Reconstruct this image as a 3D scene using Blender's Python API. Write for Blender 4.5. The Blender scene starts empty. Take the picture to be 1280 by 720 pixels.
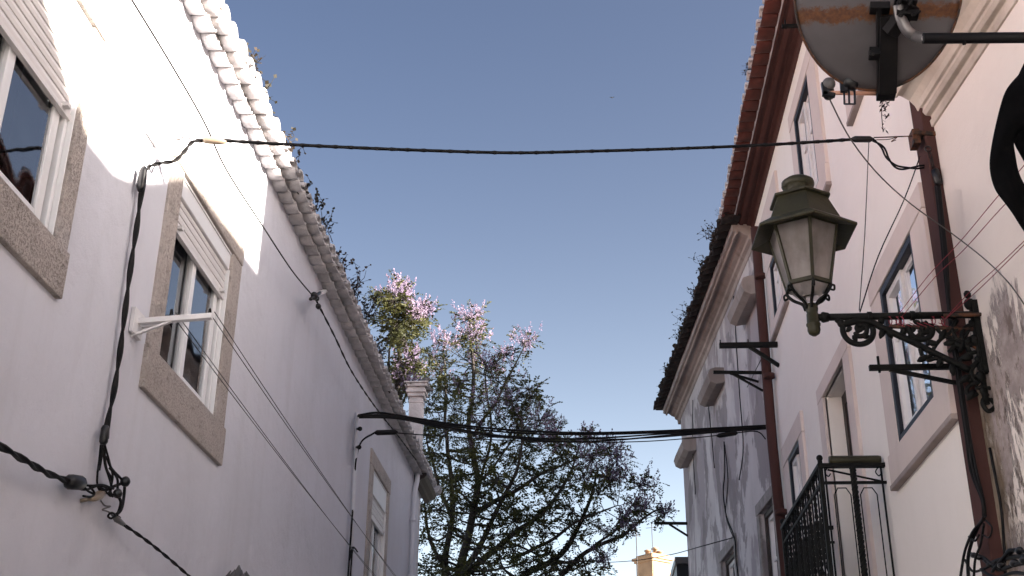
import bpy, math, random
from mathutils import Vector, Matrix, noise as mnoise
PI = math.pi
R = math.radians
random.seed(11)
sc = bpy.context.scene
col = sc.collection

# ------------------------------------------------------------------ camera
F_PX, PITCH, ROLL, YAW = 1509.0, R(24.65), R(.461), R(3.75)
CAM = Vector((0, 0, 1.6))
FW = Vector((-math.sin(YAW) * math.cos(PITCH), math.cos(YAW) * math.cos(PITCH), math.sin(PITCH)))
R0 = Vector((math.cos(YAW), math.sin(YAW), 0))
U0 = R0.cross(FW)
RT = R0 * math.cos(ROLL) + U0 * math.sin(ROLL)
UP = U0 * math.cos(ROLL) - R0 * math.sin(ROLL)
cam = bpy.data.cameras.new('camera')
cam.sensor_width = 36
cam.lens = 36 * F_PX / 1280
cam.clip_start = .05
cam.clip_end = 3000
co = bpy.data.objects.new('camera', cam)
M = Matrix((RT, UP, -FW)).transposed().to_4x4()
M.translation = CAM
co.matrix_world = M
col.objects.link(co)
sc.camera = co

def ray(x, y):
    return FW * F_PX + RT * (x - 640) + UP * (360 - y)
def on_x(x, y, X0):            # survey point: sight line meets a plane x = X0
    d = ray(x, y)
    return CAM + d * (X0 / d.x)
def at(x, y, Y0):              # sight line at a distance down the street
    d = ray(x, y)
    return CAM + d * (Y0 / d.y)
def on_f(x, y, F, n=0):        # sight line meets a wall frame, n in front of it
    d = ray(x, y)
    o = F.o + F.n * n
    return CAM + d * (((o - CAM).dot(F.n)) / d.dot(F.n))

class Frame:
    """a vertical wall: s runs along it, z up, n out of it"""
    def __init__(self, o, d, n):
        self.o = Vector(o); self.d = Vector(d).normalized(); self.n = Vector(n).normalized()
    def p(self, s, z, n=0):
        v = self.o + self.d * s + self.n * n
        return Vector((v.x, v.y, z))
    def s(self, v):
        return (Vector(v) - self.o).dot(self.d)

FL = Frame((-2.4, 0, 0), (0, 1, 0), (1, 0, 0))
FR = Frame((2.2, 0, 0), (0, 1, 0), (-1, 0, 0))
a4 = R(4)
F3 = Frame((2.2, 14.05, 0), (-math.sin(a4), math.cos(a4), 0), (-math.cos(a4), -math.sin(a4), 0))
a6 = R(6)
F1 = Frame((2.2, 6.67, 0), (math.sin(a6), -math.cos(a6), 0), (-math.cos(a6), -math.sin(a6), 0))

# ------------------------------------------------------------------ mesh builder
class MB:
    def __init__(self):
        self.v = []; self.f = []; self.m = []; self.sm = []
    def add(self, vs, fs, mi=0, smooth=False):
        b = len(self.v)
        self.v += [Vector(v) for v in vs]
        for f in fs:
            self.f.append([b + i for i in f]); self.m.append(mi); self.sm.append(smooth)
        return self
    def hexa(self, c, mi=0):
        return self.add(c, [(0, 3, 2, 1), (4, 5, 6, 7), (0, 1, 5, 4), (1, 2, 6, 5), (2, 3, 7, 6), (3, 0, 4, 7)], mi)
    def box(self, x0, x1, y0, y1, z0, z1, mi=0):
        return self.hexa([(x0, y0, z0), (x1, y0, z0), (x1, y1, z0), (x0, y1, z0), (x0, y0, z1), (x1, y0, z1), (x1, y1, z1), (x0, y1, z1)], mi)
    def fbox(self, F, s0, s1, z0, z1, n0, n1, mi=0):
        c = [F.p(s0, z0, n0), F.p(s1, z0, n0), F.p(s1, z0, n1), F.p(s0, z0, n1), F.p(s0, z1, n0), F.p(s1, z1, n0), F.p(s1, z1, n1), F.p(s0, z1, n1)]
        return self.hexa(c, mi)
    def bar(self, a, b, w, h, mi=0):
        a = Vector(a); b = Vector(b); t = (b - a).normalized()
        u = t.cross(Vector((0, 0, 1)))
        if u.length < .05: u = Vector((1, 0, 0))
        u.normalize(); v = u.cross(t).normalized()
        u = u * w / 2; v = v * h / 2
        return self.hexa([a - u - v, b - u - v, b + u - v, a + u - v, a - u + v, b - u + v, b + u + v, a + u + v], mi)
    def tube(self, pts, r, n=8, mi=0, cap=True, smooth=True):
        pts = [Vector(p) for p in pts]
        k = len(pts)
        rs = r if isinstance(r, (list, tuple)) else [r] * k
        t0 = (pts[1] - pts[0]).normalized()
        u = t0.cross(Vector((0, 0, 1)))
        if u.length < .1: u = t0.cross(Vector((1, 0, 0)))
        u.normalize()
        vs = []; fs = []
        for i, p in enumerate(pts):
            if i == 0: t = t0
            elif i == k - 1: t = (pts[i] - pts[i - 1])
            else: t = (pts[i + 1] - pts[i - 1])
            if t.length < 1e-9: t = t0
            t = t.normalized()
            u = (u - t * u.dot(t))
            if u.length < 1e-6: u = t.orthogonal()
            u.normalize(); w = t.cross(u)
            for j in range(n):
                a = 2 * PI * j / n
                vs.append(p + (u * math.cos(a) + w * math.sin(a)) * rs[i])
        for i in range(k - 1):
            for j in range(n):
                j2 = (j + 1) % n
                fs.append((i * n + j, i * n + j2, (i + 1) * n + j2, (i + 1) * n + j))
        self.add(vs, fs, mi, smooth)
        if cap:
            b = len(self.v) - len(vs)
            self.f.append([b + j for j in range(n)][::-1]); self.m.append(mi); self.sm.append(False)
            self.f.append([b + (k - 1) * n + j for j in range(n)]); self.m.append(mi); self.sm.append(False)
        return self
    def lathe(self, c, prof, n=20, mi=0, rot=0, smooth=True, axis=None):
        """prof: list of (r, z)"""
        c = Vector(c)
        A = (Vector(axis).normalized().to_track_quat('Z', 'Y').to_matrix() if axis is not None else Matrix.Identity(3))
        vs = []; fs = []
        for (r, z) in prof:
            for j in range(n):
                a = rot + 2 * PI * j / n
                vs.append(c + A @ Vector((r * math.cos(a), r * math.sin(a), z)))
        for i in range(len(prof) - 1):
            for j in range(n):
                j2 = (j + 1) % n
                fs.append((i * n + j, i * n + j2, (i + 1) * n + j2, (i + 1) * n + j))
        fs.append(tuple(range(n))[::-1]); fs.append(tuple((len(prof) - 1) * n + j for j in range(n)))
        return self.add(vs, fs, mi, smooth)
    def ball(self, c, r, n=10, mi=0, sq=(1, 1, 1)):
        c = Vector(c); vs = []; fs = []
        m = max(4, n // 2 + 1)
        for i in range(m + 1):
            th = PI * i / m
            for j in range(n):
                a = 2 * PI * j / n
                vs.append(c + Vector((r * sq[0] * math.sin(th) * math.cos(a), r * sq[1] * math.sin(th) * math.sin(a), r * sq[2] * math.cos(th))))
        for i in range(m):
            for j in range(n):
                j2 = (j + 1) % n
                fs.append((i * n + j, (i + 1) * n + j, (i + 1) * n + j2, i * n + j2))
        return self.add(vs, fs, mi, True)
    def sweep(self, F, s0, s1, prof, mi=0, seg=1, wob=0):
        """closed profile of (n, z) swept along wall frame F from s0 to s1"""
        k = len(prof); vs = []; fs = []
        for i in range(seg + 1):
            s = s0 + (s1 - s0) * i / seg
            w = mnoise.noise(Vector((s * .7, 3.1, 0))) * wob
            for (n, z) in prof: vs.append(F.p(s, z + w, n))
        for i in range(seg):
            for j in range(k):
                j2 = (j + 1) % k
                fs.append((i * k + j, i * k + j2, (i + 1) * k + j2, (i + 1) * k + j))
        fs.append(tuple(range(k))[::-1]); fs.append(tuple(seg * k + j for j in range(k)))
        return self.add(vs, fs, mi)
    def build(self, name, mat, parent=None, bevel=0, fix=True):
        me = bpy.data.meshes.new(name)
        off = Vector((0, 0, 0))
        q = parent
        while q is not None:
            off += q.location; q = q.parent
        me.from_pydata([v - off for v in self.v], [], self.f)
        for mm in (mat if isinstance(mat, (list, tuple)) else [mat]): me.materials.append(mm)
        for p, mi, s in zip(me.polygons, self.m, self.sm):
            p.material_index = mi; p.use_smooth = s
        if fix:
            import bmesh
            bm = bmesh.new(); bm.from_mesh(me)
            bmesh.ops.delete(bm, geom=[v for v in bm.verts if not v.link_faces], context='VERTS')
            bmesh.ops.recalc_face_normals(bm, faces=bm.faces)
            bm.to_mesh(me); bm.free()
        me.update()
        o = bpy.data.objects.new(name, me)
        col.objects.link(o)
        if parent is not None: o.parent = parent
        if bevel:
            b = o.modifiers.new('bevel', 'BEVEL'); b.width = bevel; b.segments = 2; b.limit_method = 'ANGLE'; b.angle_limit = R(50)
        return o

def tag(o, label=None, cat=None, group=None, kind=None):
    if label: o['label'] = label
    if cat: o['category'] = cat
    if group: o['group'] = group
    if kind: o['kind'] = kind
    return o
def thing(name, loc, label, cat, group=None):
    o = bpy.data.objects.new(name, None)
    o.empty_display_size = .2
    o.location = loc
    col.objects.link(o)
    return tag(o, label, cat, group)

def cr(pts, k=8):
    """Catmull-Rom through pts"""
    pts = [Vector(p) for p in pts]
    P = [pts[0] * 2 - pts[1]] + pts + [pts[-1] * 2 - pts[-2]]
    out = []
    for i in range(1, len(P) - 2):
        for j in range(k):
            t = j / k
            out.append(.5 * ((2 * P[i]) + (P[i + 1] - P[i - 1]) * t + (2 * P[i - 1] - 5 * P[i] + 4 * P[i + 1] - P[i + 2]) * t * t + (-P[i - 1] + 3 * P[i] - 3 * P[i + 1] + P[i + 2]) * t ** 3))
    out.append(pts[-1])
    return out
def twist(mb, pts, off, r, pitch=.25, n=2, ph=0, sides=6, step=.03):
    """n strands twisted about a path"""
    pts = [Vector(p) for p in pts]
    # resample
    rs = [pts[0]]; 
    for a, b in zip(pts, pts[1:]):
        L = (b - a).length; k = max(1, int(L / step))
        for i in range(1, k + 1): rs.append(a.lerp(b, i / k))
    for q in range(n):
        out = []; d = 0
        for i, p in enumerate(rs):
            if i: d += (p - rs[i - 1]).length
            t = (rs[min(i + 1, len(rs) - 1)] - rs[max(i - 1, 0)]).normalized()
            u = t.cross(Vector((.3, .2, 1))).normalized(); w = t.cross(u)
            a = ph + 2 * PI * q / n + 2 * PI * d / pitch
            out.append(p + (u * math.cos(a) + w * math.sin(a)) * off)
        mb.tube(out, r, sides)
def sag(a, b, s, k=24):
    a = Vector(a); b = Vector(b)
    return [a.lerp(b, i / k) - Vector((0, 0, 4 * s * (i / k) * (1 - i / k))) for i in range(k + 1)]

# ------------------------------------------------------------------ materials
class NT:
    def __init__(self, name):
        self.mat = bpy.data.materials.new(name); self.mat.use_nodes = True
        self.t = self.mat.node_tree; self.b = self.t.nodes['Principled BSDF']; self.out = self.t.nodes['Material Output']
    def n(self, ty, **k):
        nd = self.t.nodes.new(ty)
        for a, v in k.items():
            if a.startswith('i_'): nd.inputs[a[2:].replace('_', ' ')].default_value = v
            else: setattr(nd, a, v)
        return nd
    def l(self, a, b): self.t.links.new(a, b)
    def pos(self, scale=(1, 1, 1)):
        g = self.n('ShaderNodeNewGeometry'); m = self.n('ShaderNodeMapping'); m.inputs['Scale'].default_value = scale
        self.l(g.outputs['Position'], m.inputs['Vector']); return m.outputs[0]
    def noise(self, scale, detail=4, rough=.55, vec=None, dist=0):
        nd = self.n('ShaderNodeTexNoise'); nd.inputs['Scale'].default_value = scale; nd.inputs['Detail'].default_value = detail
        nd.inputs['Roughness'].default_value = rough; nd.inputs['Distortion'].default_value = dist
        self.l(vec if vec is not None else self.pos(), nd.inputs['Vector']); return nd.outputs['Fac']
    def ramp(self, fac, stops):
        nd = self.n('ShaderNodeValToRGB'); e = nd.color_ramp.elements
        while len(e) < len(stops): e.new(.5)
        for i, (p, c) in enumerate(stops):
            e[i].position = p; e[i].color = (c, c, c, 1) if isinstance(c, (int, float)) else (*c, 1)
        self.l(fac, nd.inputs[0]); return nd.outputs[0]
    def mix(self, fac, a, b):
        nd = self.n('ShaderNodeMix', data_type='RGBA')
        if isinstance(fac, (int, float)): nd.inputs[0].default_value = fac
        else: self.l(fac, nd.inputs[0])
        for s, v in ((6, a), (7, b)):
            if isinstance(v, tuple): nd.inputs[s].default_value = (*v, 1)
            else: self.l(v, nd.inputs[s])
        return nd.outputs[2]
    def math(self, op, a, b=None):
        nd = self.n('ShaderNodeMath', operation=op, use_clamp=True)
        for i, v in enumerate((a, b)):
            if v is None: continue
            if isinstance(v, (int, float)): nd.inputs[i].default_value = v
            else: self.l(v, nd.inputs[i])
        return nd.outputs[0]
    def bump(self, h, dist=.01, strength=1, prev=None):
        nd = self.n('ShaderNodeBump'); nd.inputs['Distance'].default_value = dist; nd.inputs['Strength'].default_value = strength
        self.l(h, nd.inputs['Height'])
        if prev is not None: self.l(prev, nd.inputs['Normal'])
        return nd.outputs[0]
    def fin(self, c, rough=.8, bump=None, metal=0, spec=.5):
        if isinstance(c, tuple): self.b.inputs['Base Color'].default_value = (*c, 1)
        else: self.l(c, self.b.inputs['Base Color'])
        if isinstance(rough, (int, float)): self.b.inputs['Roughness'].default_value = rough
        else: self.l(rough, self.b.inputs['Roughness'])
        self.b.inputs['Metallic'].default_value = metal
        self.b.inputs['Specular IOR Level'].default_value = spec
        if bump is not None: self.l(bump, self.b.inputs['Normal'])
        return self.mat

def plain(name, c, rough=.6, var=.25, scale=8, metal=0, bump=.002, bscale=40, spec=.5):
    t = NT(name)
    n = t.noise(scale, 5)
    cc = t.mix(t.ramp(n, [(.3, 0), (.7, 1)]), tuple(x * (1 - var) for x in c), tuple(min(1, x * (1 + var * .6)) for x in c))
    return t.fin(cc, rough, t.bump(t.noise(bscale, 4), bump), metal, spec)

def plaster(name, c, stain, amount=.35, patch=None, patch_lo=.5, patch_hi=.56, streak=.3, bump=.006, crack=False):
    t = NT(name)
    big = t.noise(.9, 6, .6)
    cc = t.mix(t.math('MULTIPLY', t.ramp(big, [(.38, 0), (.72, 1)]), amount), c, stain)
    # rain streaks running down the wall
    st = t.noise(1.0, 5, .6, t.pos((5, 5, .45)))
    cc = t.mix(t.math('MULTIPLY', t.ramp(st, [(.52, 0), (.78, 1)]), streak), cc, stain)
    h = t.bump(t.noise(1.6, 3, .5), bump * 5)
    h = t.bump(t.noise(9, 4, .6), bump, prev=h)
    h = t.bump(t.noise(120, 3, .6), bump * .22, prev=h)
    if patch:
        for q, pc in enumerate(patch):
            pn = t.noise(.6 + q * .7, 8, .62, t.pos((1.2, 1.2, .62 + .2 * q)), dist=.25)
            k = t.ramp(pn, [(patch_lo, 0), (patch_hi, 1)])
            if q: k = t.math('MULTIPLY', k, .75)
            cc = t.mix(k, cc, pc)
            h = t.bump(k, .006, prev=h)
    if crack:
        v = t.n('ShaderNodeTexVoronoi', feature='DISTANCE_TO_EDGE'); v.inputs['Scale'].default_value = .8
        mm = t.n('ShaderNodeMapping'); t.l(t.pos(), mm.inputs[0])
        nn = t.n('ShaderNodeTexNoise'); nn.inputs['Scale'].default_value = 2.5; t.l(t.pos(), nn.inputs[0])
        ad = t.n('ShaderNodeVectorMath', operation='ADD'); t.l(mm.outputs[0], ad.inputs[0]); t.l(nn.outputs['Color'], ad.inputs[1])
        t.l(ad.outputs[0], v.inputs['Vector'])
        k = t.ramp(v.outputs['Distance'], [(.0, 1), (.012, 0)])
        cc = t.mix(t.math('MULTIPLY', k, .55), cc, tuple(x * .3 for x in c))
    fine = t.noise(35, 4, .7)
    cc = t.mix(t.math('MULTIPLY', t.ramp(fine, [(.5, 0), (.8, 1)]), .12), cc, stain)
    return t.fin(cc, .9, h, spec=.2)

MT = {}
MT['white_wall'] = plaster('white lime plaster', (.635, .635, .69), (.50, .495, .52), .42, streak=.34, bump=.008)
MT['pink_wall'] = plaster('pale pink painted plaster', (.90, .83, .765), (.80, .73, .665), .35, streak=.18, bump=.0035)
MT['dirty_wall'] = plaster('mouldy pale plaster', (.74, .655, .61), (.42, .35, .31), .45, streak=.5, bump=.006)
MT['peel_wall'] = plaster('peeling grey plaster', (.60, .555, .555), (.38, .335, .335), .5, patch=[(.37, .325, .335), (.22, .19, .195)], patch_lo=.515, patch_hi=.55, streak=.35, bump=.008)
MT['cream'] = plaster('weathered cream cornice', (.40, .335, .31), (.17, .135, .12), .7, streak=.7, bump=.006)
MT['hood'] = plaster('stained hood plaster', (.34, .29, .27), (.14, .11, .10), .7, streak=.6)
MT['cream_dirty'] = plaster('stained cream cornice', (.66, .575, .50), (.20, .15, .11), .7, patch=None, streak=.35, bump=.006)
MT['trim'] = plaster('beige painted surround', (.70, .595, .545), (.5, .42, .38), .4, streak=.3, bump=.003)
MT['sill'] = plaster('stained sill', (.42, .35, .32), (.2, .16, .15), .7, streak=.6)
MT['maroon'] = plaster('brown red painted band', (.085, .039, .034), (.045, .022, .020), .5, streak=.5, bump=.004)
MT['terracotta'] = plain('old terracotta', (.085, .020, .013), .85, .4, 6, bump=.004)
MT['dark_tile'] = plain('blackened roof tile', (.022, .014, .012), .9, .6, 7, bump=.01, bscale=30)
MT['white_tile'] = plain('whitewashed tile', (.54, .515, .52), .9, .34, 4.5, bump=.008)
MT['mortar'] = plain('grey mortar', (.28, .25, .24), .95, .3, 10)
def stone():
    t = NT('limestone surround')
    base = t.mix(t.ramp(t.noise(2.2, 6, .65), [(.3, 0), (.7, 1)]), (.56, .50, .465), (.43, .38, .345))
    sp = t.ramp(t.noise(70, 6, .8), [(.50, 0), (.66, 1)])
    base = t.mix(t.math('MULTIPLY', t.math('MULTIPLY', sp, .75), t.ramp(t.noise(3, 5, .6), [(.35, .15), (.62, 1)])), base, (.19, .16, .14))
    md = t.ramp(t.noise(11, 7, .75), [(.54, 0), (.64, 1)])
    base = t.mix(t.math('MULTIPLY', md, .55), base, (.20, .17, .15))
    lo = t.ramp(t.noise(3.5, 6, .7, dist=.4), [(.56, 0), (.66, 1)])
    base = t.mix(t.math('MULTIPLY', lo, .6), base, (.55, .51, .49))
    h = t.bump(t.noise(18, 6, .75), .008)
    h = t.bump(sp, -.004, prev=h)
    return t.fin(base, .9, h, spec=.2)
MT['stone'] = stone()
MT['pvc'] = plain('white window plastic', (.76, .755, .76), .35, .05, 3, bump=.0005)
MT['white_paint'] = plain('white painted wood', (.72, .68, .66), .45, .12, 5, bump=.001)
MT['navy'] = plain('navy blue paint', (.013, .016, .024), .5, .3, 6, spec=.3)
MT['slat'] = plain('white shutter slats', (.70, .67, .66), .4, .08, 3, bump=.0005)
MT['brown_wood'] = plain('dark brown wood', (.03, .018, .015), .6, .4, 8)
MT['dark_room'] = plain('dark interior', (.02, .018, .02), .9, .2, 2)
MT['curtain'] = plain('pale curtain', (.35, .34, .36), .9, .2, 3)
def glass(name, tint=(.9, .93, .95), base=.16, dirt=.0):
    t = NT(name)
    t.t.nodes.remove(t.b)
    tr = t.n('ShaderNodeBsdfTransparent'); tr.inputs[0].default_value = (*tint, 1)
    gl = t.n('ShaderNodeBsdfGlossy'); gl.inputs['Roughness'].default_value = .03; gl.inputs['Color'].default_value = (.95, .97, 1, 1)
    t.l(t.bump(t.noise(1.5, 2), .01), gl.inputs['Normal'])
    fr = t.n('ShaderNodeLayerWeight'); fr.inputs['Blend'].default_value = .42
    mx = t.n('ShaderNodeMixShader')
    t.l(t.math('ADD', fr.outputs['Fresnel'], base), mx.inputs[0]); t.l(tr.outputs[0], mx.inputs[1]); t.l(gl.outputs[0], mx.inputs[2])
    t.l(mx.outputs[0], t.out.inputs[0])
    return t.mat
MT['glass'] = glass('window glass')
def lantern_glass():
    t = NT('dusty lantern glass')
    n = t.noise(7, 5, .6, t.pos((1, 1, .5)))
    cc = t.mix(t.ramp(n, [(.35, 0), (.7, 1)]), (.70, .65, .62), (.36, .32, .30))
    t.l(cc, t.b.inputs['Base Color']); t.b.inputs['Roughness'].default_value = .35
    tl = t.n('ShaderNodeBsdfTranslucent'); t.l(cc, tl.inputs[0])
    tr = t.n('ShaderNodeBsdfTransparent'); tr.inputs[0].default_value = (.85, .82, .8, 1)
    m1 = t.n('ShaderNodeMixShader'); m1.inputs[0].default_value = .55; t.l(t.b.outputs[0], m1.inputs[1]); t.l(tl.outputs[0], m1.inputs[2])
    m2 = t.n('ShaderNodeMixShader'); m2.inputs[0].default_value = .48; t.l(m1.outputs[0], m2.inputs[1]); t.l(tr.outputs[0], m2.inputs[2])
    t.l(m2.outputs[0], t.out.inputs[0]); return t.mat
MT['lantern_glass'] = lantern_glass()
MT['lantern_green'] = plain('weathered dark green paint', (.031, .028, .012), .5, .35, 9, bump=.002, spec=.35)
MT['iron'] = plain('black green ironwork', (.0045, .0046, .0037), .65, .5, 14, bump=.003, spec=.22)
def rusty():
    t = NT('rusty iron')
    cc = t.mix(t.ramp(t.noise(14, 6, .7), [(.42, 0), (.6, 1)]), (.013, .009, .007), (.13, .045, .016))
    return t.fin(cc, .75, t.bump(t.noise(60, 4), .003))
MT['rust'] = rusty()
MT['cable'] = plain('black rubber cable', (.0045, .004, .0045), .65, .3, 6, bump=.0005, spec=.25)
MT['grey_cable'] = plain('grey cable', (.085, .075, .07), .6, .2, 6, bump=.0005)
MT['wire'] = plain('galvanised wire', (.05, .045, .045), .5, .2, 6, bump=.0003)
MT['red_string'] = plain('red string', (.22, .02, .035), .8, .3, 12, bump=.0005)
MT['white_metal'] = plain('white enamelled metal', (.74, .72, .72), .45, .12, 9, bump=.001)
MT['porcelain'] = plain('porcelain insulator', (.26, .20, .14), .3, .2, 6, bump=.0005)
MT['steel'] = plain('dull zinc tube', (.22, .21, .21), .42, .25, 9, metal=.8, bump=.001)
MT['black_metal'] = plain('black painted steel', (.005, .0042, .0045), .6, .3, 9, bump=.001, spec=.2)
MT['black_plastic'] = plain('black plastic', (.005, .005, .006), .4, .2, 9, bump=.0005)
MT['grey_plastic'] = plain('grey plastic cap', (.10, .093, .093), .5, .2, 9, bump=.0005)
MT['peach'] = plain('salmon rod colour', (.55, .28, .19), .5, .15, 9, bump=.0005)  # one even salmon tone over the whole rod
MT['cloth_black'] = plain('black knitted cloth', (.0022, .0022, .0025), .95, .4, 6, bump=.004, bscale=25, spec=.1)
MT['bark'] = plain('grey brown bark', (.03, .023, .019), .9, .45, 7, bump=.02, bscale=18)
MT['cobble'] = plain('street paving', (.36, .34, .31), .85, .4, 5, bump=.02, bscale=9)
MT['roof_tile'] = plain('orange roof tiles', (.36, .13, .07), .85, .35, 5, bump=.01)
def dish_mat():
    t = NT('grey dish with rust')
    g = t.n('ShaderNodeTexCoord'); sp = t.n('ShaderNodeVectorMath', operation='DOT_PRODUCT'); t.l(g.outputs['Object'], sp.inputs[0]); sp.inputs[1].default_value = du
    n = t.noise(22, 6, .75)
    # a rust band running across the back of the bowl
    ax = t.n('ShaderNodeMath', operation='ADD'); t.l(sp.outputs['Value'], ax.inputs[0]); ax.inputs[1].default_value = DISH_BAND
    ab = t.n('ShaderNodeMath', operation='ABSOLUTE'); t.l(ax.outputs[0], ab.inputs[0])
    sl = t.n('ShaderNodeMath', operation='MULTIPLY'); t.l(ab.outputs[0], sl.inputs[0]); sl.inputs[1].default_value = 8.0
    sb = t.n('ShaderNodeMath', operation='SUBTRACT', use_clamp=False); t.l(n, sb.inputs[0]); t.l(sl.outputs[0], sb.inputs[1])
    k = t.ramp(sb.outputs[0], [(.16, 0), (.32, 1)])
    base = t.mix(t.ramp(t.noise(3, 4), [(.3, 0), (.7, 1)]), (.105, .097, .10), (.08, .072, .074))
    cc = t.mix(k, base, t.mix(t.ramp(t.noise(60, 3), [(.35, 0), (.65, 1)]), (.12, .045, .014), (.07, .027, .012)))
    return t.fin(cc, .55, t.bump(n, .001), spec=.35)
def leaf(name, c, c2, trans=.35):
    t = NT(name)
    n = t.noise(1.3, 3)
    cc = t.mix(t.ramp(n, [(.35, 0), (.65, 1)]), c, c2)
    t.l(cc, t.b.inputs['Base Color']); t.b.inputs['Roughness'].default_value = .6; t.b.inputs['Specular IOR Level'].default_value = .25
    tl = t.n('ShaderNodeBsdfTranslucent'); t.l(cc, tl.inputs[0])
    m1 = t.n('ShaderNodeMixShader'); m1.inputs[0].default_value = trans; t.l(t.b.outputs[0], m1.inputs[1]); t.l(tl.outputs[0], m1.inputs[2])
    t.l(m1.outputs[0], t.out.inputs[0]); return t.mat
MT['leaf'] = leaf('jacaranda leaf', (.066, .066, .019), (.030, .034, .014))
MT['flower'] = leaf('lilac blossom', (.21, .155, .215), (.13, .10, .17), .3)
MT['weed'] = leaf('dry weed', (.03, .028, .018), (.055, .033, .026))
MT['tower'] = plain('ochre rendered masonry', (.34, .215, .13), .9, .35, 1.2, bump=.02, bscale=6)

# ------------------------------------------------------------------ sun, sky
SUN_EL, SUN_BACK = R(18), R(15)       # low sun, over the right hand roofs, slightly behind
S = Vector((math.cos(SUN_EL) * math.cos(SUN_BACK), -math.cos(SUN_EL) * math.sin(SUN_BACK), math.sin(SUN_EL)))
ld = bpy.data.lights.new('sun', 'SUN'); ld.energy = 5.0; ld.angle = R(.7); ld.color = (1, .91, .80)
lo = bpy.data.objects.new('sun', ld); lo.location = S * 60
lo.rotation_euler = S.to_track_quat('Z', 'Y').to_euler(); col.objects.link(lo)
w = bpy.data.worlds.new('World'); sc.world = w; w.use_nodes = True
nt = w.node_tree; bg = nt.nodes['Background']
sk = nt.nodes.new('ShaderNodeTexSky'); sk.sky_type = 'NISHITA'; sk.sun_disc = False
sk.sun_elevation = SUN_EL; sk.sun_rotation = R(90) + SUN_BACK
sk.air_density = 0.37; sk.dust_density = 4.0; sk.ozone_density = 1.2; sk.altitude = 20
# pale air low over the horizon, falling off with height
tcw = nt.nodes.new('ShaderNodeTexCoord'); spw = nt.nodes.new('ShaderNodeSeparateXYZ'); nt.links.new(tcw.outputs['Generated'], spw.inputs[0])
def wm(op, a, b=None):
    nd = nt.nodes.new('ShaderNodeMath'); nd.operation = op
    for i, v in enumerate((a, b)):
        if v is None: continue
        if isinstance(v, (int, float)): nd.inputs[i].default_value = v
        else: nt.links.new(v, nd.inputs[i])
    return nd.outputs[0]
el = wm('ARCSINE', wm('MAXIMUM', spw.outputs['Z'], .12))
hz_ = wm('MULTIPLY', wm('EXPONENT', wm('MULTIPLY', el, -7.6)), 10.4)
cmb = nt.nodes.new('ShaderNodeVectorMath'); cmb.operation = 'SCALE'; cmb.inputs[0].default_value = (.93, 1.04, .92); nt.links.new(hz_, cmb.inputs['Scale'])
adw = nt.nodes.new('ShaderNodeVectorMath'); adw.operation = 'ADD'; nt.links.new(sk.outputs[0], adw.inputs[0]); nt.links.new(cmb.outputs[0], adw.inputs[1])
nt.links.new(adw.outputs[0], bg.inputs[0]); bg.inputs[1].default_value = .05
vs = sc.view_settings; vs.view_transform = 'Standard'; vs.look = 'None'; vs.gamma = 1; vs.use_curve_mapping = False
vs.exposure = 2.72

# ------------------------------------------------------------------ ground
g = MB(); g.add([(-400, -200, 0), (400, -200, 0), (400, 700, 0), (-400, 700, 0)], [(0, 1, 2, 3)])
tag(g.build('ground', MT['cobble'], fix=False), kind='structure')
g = MB(); g.add([(-1.7, -12, .004), (1.6, -12, .004), (1.6, 60, .004), (-1.7, 60, .004)], [(0, 1, 2, 3)])
tag(g.build('street', MT['cobble'], fix=False), kind='structure')

# ------------------------------------------------------------------ walls with openings
def wall(F, s0, s1, z0, z1, holes, depth=.32):
    """front sheet with real openings and reveals; holes: (s0,s1,z0,z1)"""
    mb = MB()
    ss = sorted({s0, s1} | {h[0] for h in holes} | {h[1] for h in holes})
    zs = sorted({z0, z1} | {h[2] for h in holes} | {h[3] for h in holes})
    def inh(s, z): return any(h[0] < s < h[1] and h[2] < z < h[3] for h in holes)
    for a, b in zip(ss, ss[1:]):
        for c, d in zip(zs, zs[1:]):
            if inh((a + b) / 2, (c + d) / 2): continue
            mb.add([F.p(a, c), F.p(b, c), F.p(b, d), F.p(a, d)], [(0, 1, 2, 3)])
    for (a, b, c, d) in holes:
        for (p, q, r_, s_) in ((a, c, b, c), (b, c, b, d), (b, d, a, d), (a, d, a, c)):
            mb.add([F.p(p, q), F.p(r_, s_), F.p(r_, s_, -depth), F.p(p, q, -depth)], [(0, 1, 2, 3)])
    mb.add([F.p(s0, z0), F.p(s0, z1), F.p(s0, z1, -depth), F.p(s0, z0, -depth)], [(0, 1, 2, 3)])
    mb.add([F.p(s1, z0), F.p(s1, z1), F.p(s1, z1, -depth), F.p(s1, z0, -depth)], [(0, 1, 2, 3)])
    return mb
def room(mb, F, s0, s1, z0, z1, n0=-.33, n1=-1.3):
    """dark room behind an opening, open to the street side"""
    e = .15
    a, b, c, d = s0 - e, s1 + e, z0 - e, z1 + e
    q = [F.p(a, c, n0), F.p(b, c, n0), F.p(b, d, n0), F.p(a, d, n0), F.p(a, c, n1), F.p(b, c, n1), F.p(b, d, n1), F.p(a, d, n1)]
    mb.add(q, [(4, 5, 6, 7), (0, 1, 5, 4), (1, 2, 6, 5), (2, 3, 7, 6), (3, 0, 4, 7)])
def surround(F, so0, so1, zo0, zo1, si0, si1, zi0, zi1, n0=-.02, n1=.02, mi=0):
    mb = MB()
    mb.fbox(F, so0, so1, zo0, zi0, n0, n1 + .012, mi)
    mb.fbox(F, so0 + .006, si0, zi0 + .005, zi1 - .004, n0, n1, mi); mb.fbox(F, si1, so1 - .004, zi0 + .005, zi1 - .004, n0, n1 - .002, mi)
    mb.fbox(F, so0, so1, zi1, zo1, n0, n1 + .003, mi)
    return mb
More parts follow.
